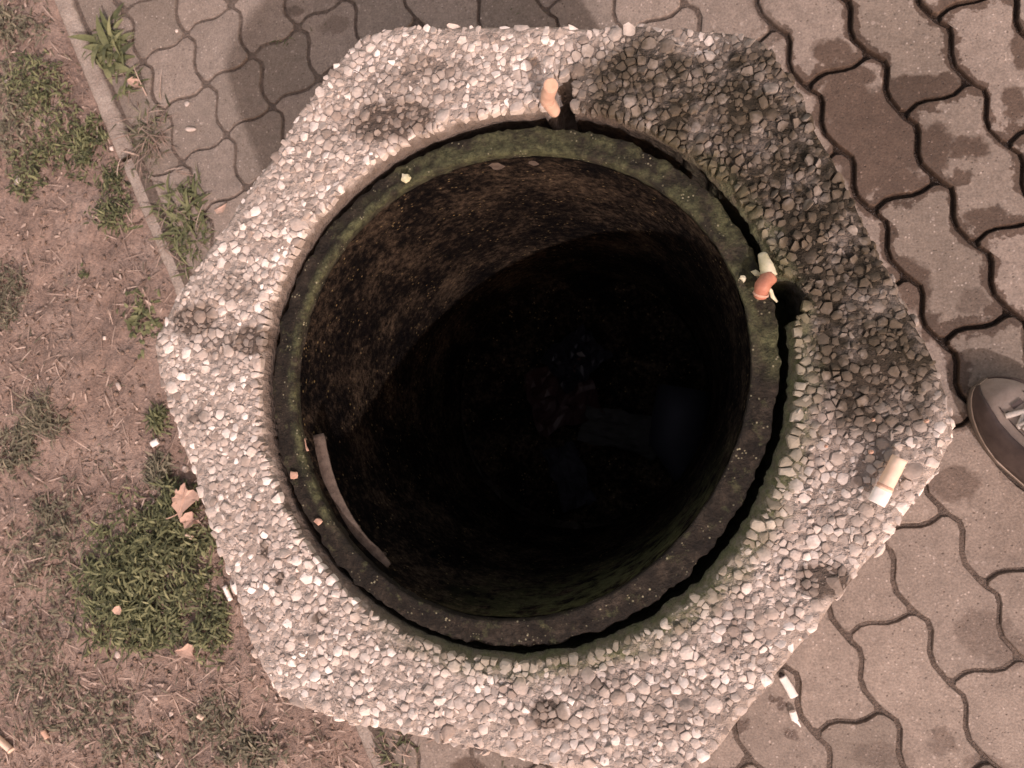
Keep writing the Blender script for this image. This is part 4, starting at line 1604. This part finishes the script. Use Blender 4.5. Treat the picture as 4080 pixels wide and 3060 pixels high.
tuft('broad leaved green weed in the joint between kerb and pavers near the top left', 440, 205, [
    ('leaves', 64, (2.6, 5.6), (.7, 1.35), (.2, .9), (.6, 1.5), 'green', .66, (26, 34), None, 1),
    ('thin_leaves', 80, (1.8, 3.6), (.2, .4), (.3, 1.0), (.5, 1.5), 'green', .45, (30, 50), None, 1)])
tuft('sprawling green blades below the broad weed along the kerb', 500, 335, [
    ('leaves', 60, (2.2, 4.4), (.3, .75), (.2, .8), (.4, 1.4), 'green', .6, (22, 26), 0.0, 1.0),
    ('dry_blades', 14, (2.0, 4.2), (.12, .22), (.1, .6), (.3, 1.0), 'straw', .6, (24, 40), -1.0, .8)])
tuft('wiry half dry grass tuft between the two kerb weeds', 590, 540, [
    ('dry_blades', 110, (2.2, 5.6), (.12, .24), (.1, .9), (.3, 1.1), 'straw', .45, (34, 70), -.9, 1.0),
    ('leaves', 130, (1.5, 3.8), (.16, .32), (.2, .9), (.4, 1.4), 'greydry', .45, (36, 70), None, 1),
    ('green_leaves', 60, (1.4, 3.0), (.15, .3), (.2, .9), (.4, 1.4), 'green', .45, (40, 66), None, 1)])
tuft('bright green grass tuft where the kerb meets the bin', 735, 845, [
    ('leaves', 200, (1.8, 4.8), (.22, .55), (.2, 1.0), (.5, 1.5), 'green', .6, (42, 62), None, 1),
    ('broad_leaf', 5, (3.0, 4.0), (.8, 1.1), (.2, .5), (.5, 1.0), 'green', .9, (14, 14), .15, .5),
    ('dry_blades', 80, (2.2, 5.6), (.12, .24), (.1, .8), (.3, 1.0), 'straw', .6, (50, 90), -1.1, .9)])
tuft('thin grass tuft running down the kerb edge into the bin', 775, 985, [
    ('leaves', 130, (1.5, 3.6), (.18, .36), (.2, .9), (.4, 1.4), 'green', .5, (30, 46), None, 1),
    ('dry_blades', 34, (2.0, 4.6), (.10, .18), (.1, .7), (.3, 1.0), 'straw', .55, (36, 60), -1.1, .9)])
tuft('small clover like weed on the soil left of the bin corner', 568, 1255, [
    ('leaves', 80, (.8, 1.7), (.4, .75), (.1, .9), (.4, 1.4), 'green', .66, (36, 62), None, 1)])
tuft('dark grass tuft growing beside the kerb below the bin', 1590, 2990, [
    ('leaves', 66, (1.4, 3.4), (.16, .32), (.2, .9), (.4, 1.4), 'green', .35, (46, 46), None, 1),
    ('dry_blades', 50, (1.6, 4.0), (.10, .2), (.1, .8), (.3, 1.0), 'straw', .5, (60, 56), None, .9)])
tuft('little weed in the paver joint at the top left of the bin', 1130, 150, [
    ('leaves', 26, (.9, 2.0), (.14, .3), (.2, .8), (.4, 1.3), 'green', .5, (22, 14), None, 1)])
tuft('sparse moss and grass in the joint beside the upper left side of the bin', 1265, 200, [
    ('leaves', 36, (.6, 1.6), (.12, .28), (.2, .8), (.4, 1.3), 'greydry', .4, (20, 52), None, 1)])
tuft('tiny weed in the paver joint beyond the far side of the bin', 2075, 80, [
    ('leaves', 34, (.7, 1.8), (.12, .28), (.2, .8), (.4, 1.3), 'green', .4, (34, 22), -.6, 1.4)])
tuft('little dark weed by the soil edge at the lower left of the kerb end', 1990, 3040, [
    ('leaves', 22, (.8, 2.0), (.12, .24), (.2, .8), (.4, 1.3), 'greydry', .35, (26, 18), None, 1)])
tuft('tiny bright green sprout alone on the bare soil', 335, 1090, [
    ('leaves', 12, (.5, 1.0), (.3, .5), (.1, .8), (.4, 1.2), 'green', .3, (8, 12), None, 1)])

# ------------------------------------------------------------------ the shoe at the right edge
toe = at(3902, 1522, 1.2)
ax = Vector((-0.62, 0.78, 0)).normalized()
sd_ = Vector((ax.y, -ax.x, 0))                       # to the shoe's right
shoe = empty('shoe', (toe.x, toe.y, 0))
tag(shoe, 'brown grey canvas shoe with pale laces standing on the paving beside the bin', 'shoe')
SL = 26.5


def half_w(t):       # half width of the sole at distance t (0 toe .. 1 heel)
    return 4.25 * (math.sin(min(1, t / .30) * math.pi / 2) ** .48) * (1 - .26 * max(0, (t - .3) / .35) if t < .65 else .74 + .05 * math.sin((t - .65) / .35 * math.pi)) * (1 if t < .9 else max(.05, (1 - ((t - .9) / .1) ** 2)) ** .5)


def sp3(t, u, z):
    p = Vector((toe.x, toe.y, 0)) - ax * (t * SL) + sd_ * u
    return (p.x, p.y, z)


def loft(ts, ring):
    vs, fs = [], []
    n = None
    for t in ts:
        r = ring(t)
        n = len(r)
        vs += r
    for k in range(len(ts) - 1):
        for q in range(n):
            a, b = k * n + q, k * n + (q + 1) % n
            fs.append((a, b, b + n, a + n))
    fs.append(tuple(range(n - 1, -1, -1)))
    fs.append(tuple(range((len(ts) - 1) * n, len(ts) * n)))
    return vs, fs


TS = [0.004, .012, .03, .055, .09, .13, .18, .24, .3, .38, .46, .55, .65, .75, .85, .92, .96, .985, .998]


def box_ring(t, z0, z1, grow):
    w = half_w(t) + grow
    return [sp3(t, -w, z0), sp3(t, -w - .02, (z0 + z1) / 2), sp3(t, -w, z1), sp3(t, -w * .5, z1 + .02), sp3(t, w * .5, z1 + .02), sp3(t, w, z1), sp3(t, w + .02, (z0 + z1) / 2), sp3(t, w, z0)]


v, f = loft(TS, lambda t: box_ring(t, 0.16, 1.5, .12))
part('sole', v, f, M['shoe_sole'], shoe)
v, f = loft(TS, lambda t: box_ring(t, 1.52, 1.85, .22))
part('welt', v, f, M['shoe_line'], shoe)


def top_h(t):
    return 4.0 + 1.4 * min(1, t / .12) + 6.2 * max(0, (t - .16) / .34) if t < .5 else 11.6 - 1.6 * (t - .5)


def upper_ring(t, scale=1.0, lift=0.0):
    w, h = half_w(t) * scale, top_h(t)
    end = min(1, (t / .05)) ** .5 if t < .05 else 1
    h = 1.9 + (h - 1.9) * end
    r = []
    for k in range(17):
        a = math.pi * k / 16
        ca = math.cos(a)
        u = -w * (1 if ca > 0 else -1) * abs(ca) ** .72 * (1 - .20 * math.sin(a) * max(0, (t - .25)))
        r.append(sp3(t, u, 1.86 + (h - 1.86) * math.sin(a) ** .80 + lift))
    return r


v, f = loft([t for t in TS if t < .56], lambda t: upper_ring(t, 1.0))
part('vamp', v, f, M['shoe_cloth'], shoe)
v, f = loft([.52, .6, .68, .76, .84, .91, .955, .985, .997], lambda t: upper_ring(t, 1.02))
part('heel_counter', v, f, M['shoe_dark'], shoe)


# dark side panels and toe bumper wrapped round the front
def strip(side):
    vs, fs = [], []
    tt = [0.0, .006, .016, .035, .06, .1, .15, .21, .28, .36, .45, .55]
    m = 7
    for t in tt:
        t = max(t, .004)
        r = upper_ring(t, 1.025, .03)
        top = .50 if side > 0 else .62
        if t < .12:
            top = top * (.85 + .15 * t / .12)
        for q in range(m):
            x = q / (m - 1) * top * 8
            k, fr = int(x), x - int(x)
            idx = (lambda i: i) if side < 0 else (lambda i: 16 - i)
            a, b = Vector(r[idx(k)]), Vector(r[idx(min(16, k + 1))])
            p = a + (b - a) * fr
            vs.append(tuple(p))
    for k in range(len(tt) - 1):
        for q in range(m - 1):
            a = k * m + q
            g_ = (a, a + 1, a + m + 1, a + m)
            fs.append(g_ if side > 0 else g_[::-1])
    o = part('side_panel', vs, fs, M['shoe_dark'], shoe)
    md = o.modifiers.new('thick', 'SOLIDIFY')
    md.thickness = 0.0012
    md.offset = 1.0
    return o


strip(-1)
strip(1)


def on_upper(t, u, lift=.15):
    r = upper_ring(t)
    w = [(Vector(p) - Vector((toe.x, toe.y, 0))).dot(sd_) for p in r]
    for k in range(16):
        if w[k] <= u <= w[k + 1] or w[k] >= u >= w[k + 1]:
            fr = (u - w[k]) / (w[k + 1] - w[k] + 1e-9)
            p = Vector(r[k]) + (Vector(r[k + 1]) - Vector(r[k])) * fr
            return p + Vector((0, 0, lift))
    return Vector(r[8])


# tongue slit, eyelet stays and laces
tv, tf = [], []
tts = [.115 + .038 * k for k in range(11)]
for t in tts:
    hw = .6 + 1.5 * (t - .11)
    for u in (-hw, -hw * .5, 0, hw * .5, hw):
        tv.append(tuple(on_upper(t, u, .06)))
for k in range(10):
    for q in range(4):
        a = k * 5 + q
        tf.append((a, a + 5, a + 6, a + 1))
part('tongue', tv, tf, M['shoe_dark'], shoe)
for k, t in enumerate((.135, .19, .245, .30, .355, .41)):
    hw = 1.35 + 1.1 * (t - .13)
    for s in (-1, 1):
        c_ = on_upper(t, s * hw, .08)
        vv, ff = tube([c_ + Vector((0, 0, -.1)), c_ + Vector((0, 0, .10))], .26, 10)
        part('eyelet', vv, ff, M['black'], shoe)
    # one lace crossing in each direction
    for s in (-1, 1):
        t2 = t + .055 if k % 2 == 0 else t + .02
        pts = [on_upper(t, -s * (hw + .35), .16), on_upper(t + (t2 - t) * .3, -s * hw * .45, .26 + .1 * (s > 0)), on_upper(t + (t2 - t) * .7, s * hw * .45, .26 + .1 * (s > 0)), on_upper(t2, s * (hw + .2), .16)]
        vv, ff = tube(spline(pts, 4), .30, 8, True, (1.0, .45))
        part('lace', vv, ff, M['lace'], shoe)
for u_, t0_, t1_ in ((-2.6, .10, .50), (2.6, .10, .50)):
    pts = [on_upper(t0_ + (t1_ - t0_) * k / 9, u_ * (.55 + .45 * math.sin(k / 9 * math.pi / 2)), .03) for k in range(10)]
    vv, ff = tube(spline(pts, 3), .06, 6)
    part('seam', vv, ff, M['shoe_dark'], shoe)
# ankle opening lining and collar
ov = []
for k in range(24):
    a = 2 * math.pi * k / 24
    ov.append(Vector(sp3(.70 + .19 * math.cos(a), 2.75 * math.sin(a), 11.4 - .5 * math.cos(a))))
v, f = tube(ov + ov[:1], .45, 8, False)
part('collar', v, f, M['shoe_dark'], shoe)
v = [tuple(p) for p in ov] + [tuple(Vector(sp3(.70, 0, 10.9)))]
part('lining', v, [(k, (k + 1) % 24, 24) for k in range(24)], M['black'], shoe)

# ------------------------------------------------------------------ fix-ups: parts were laid out in place coordinates
bpy.context.view_layer.update()
print('pavers', n_pav, 'stones', len(stones))
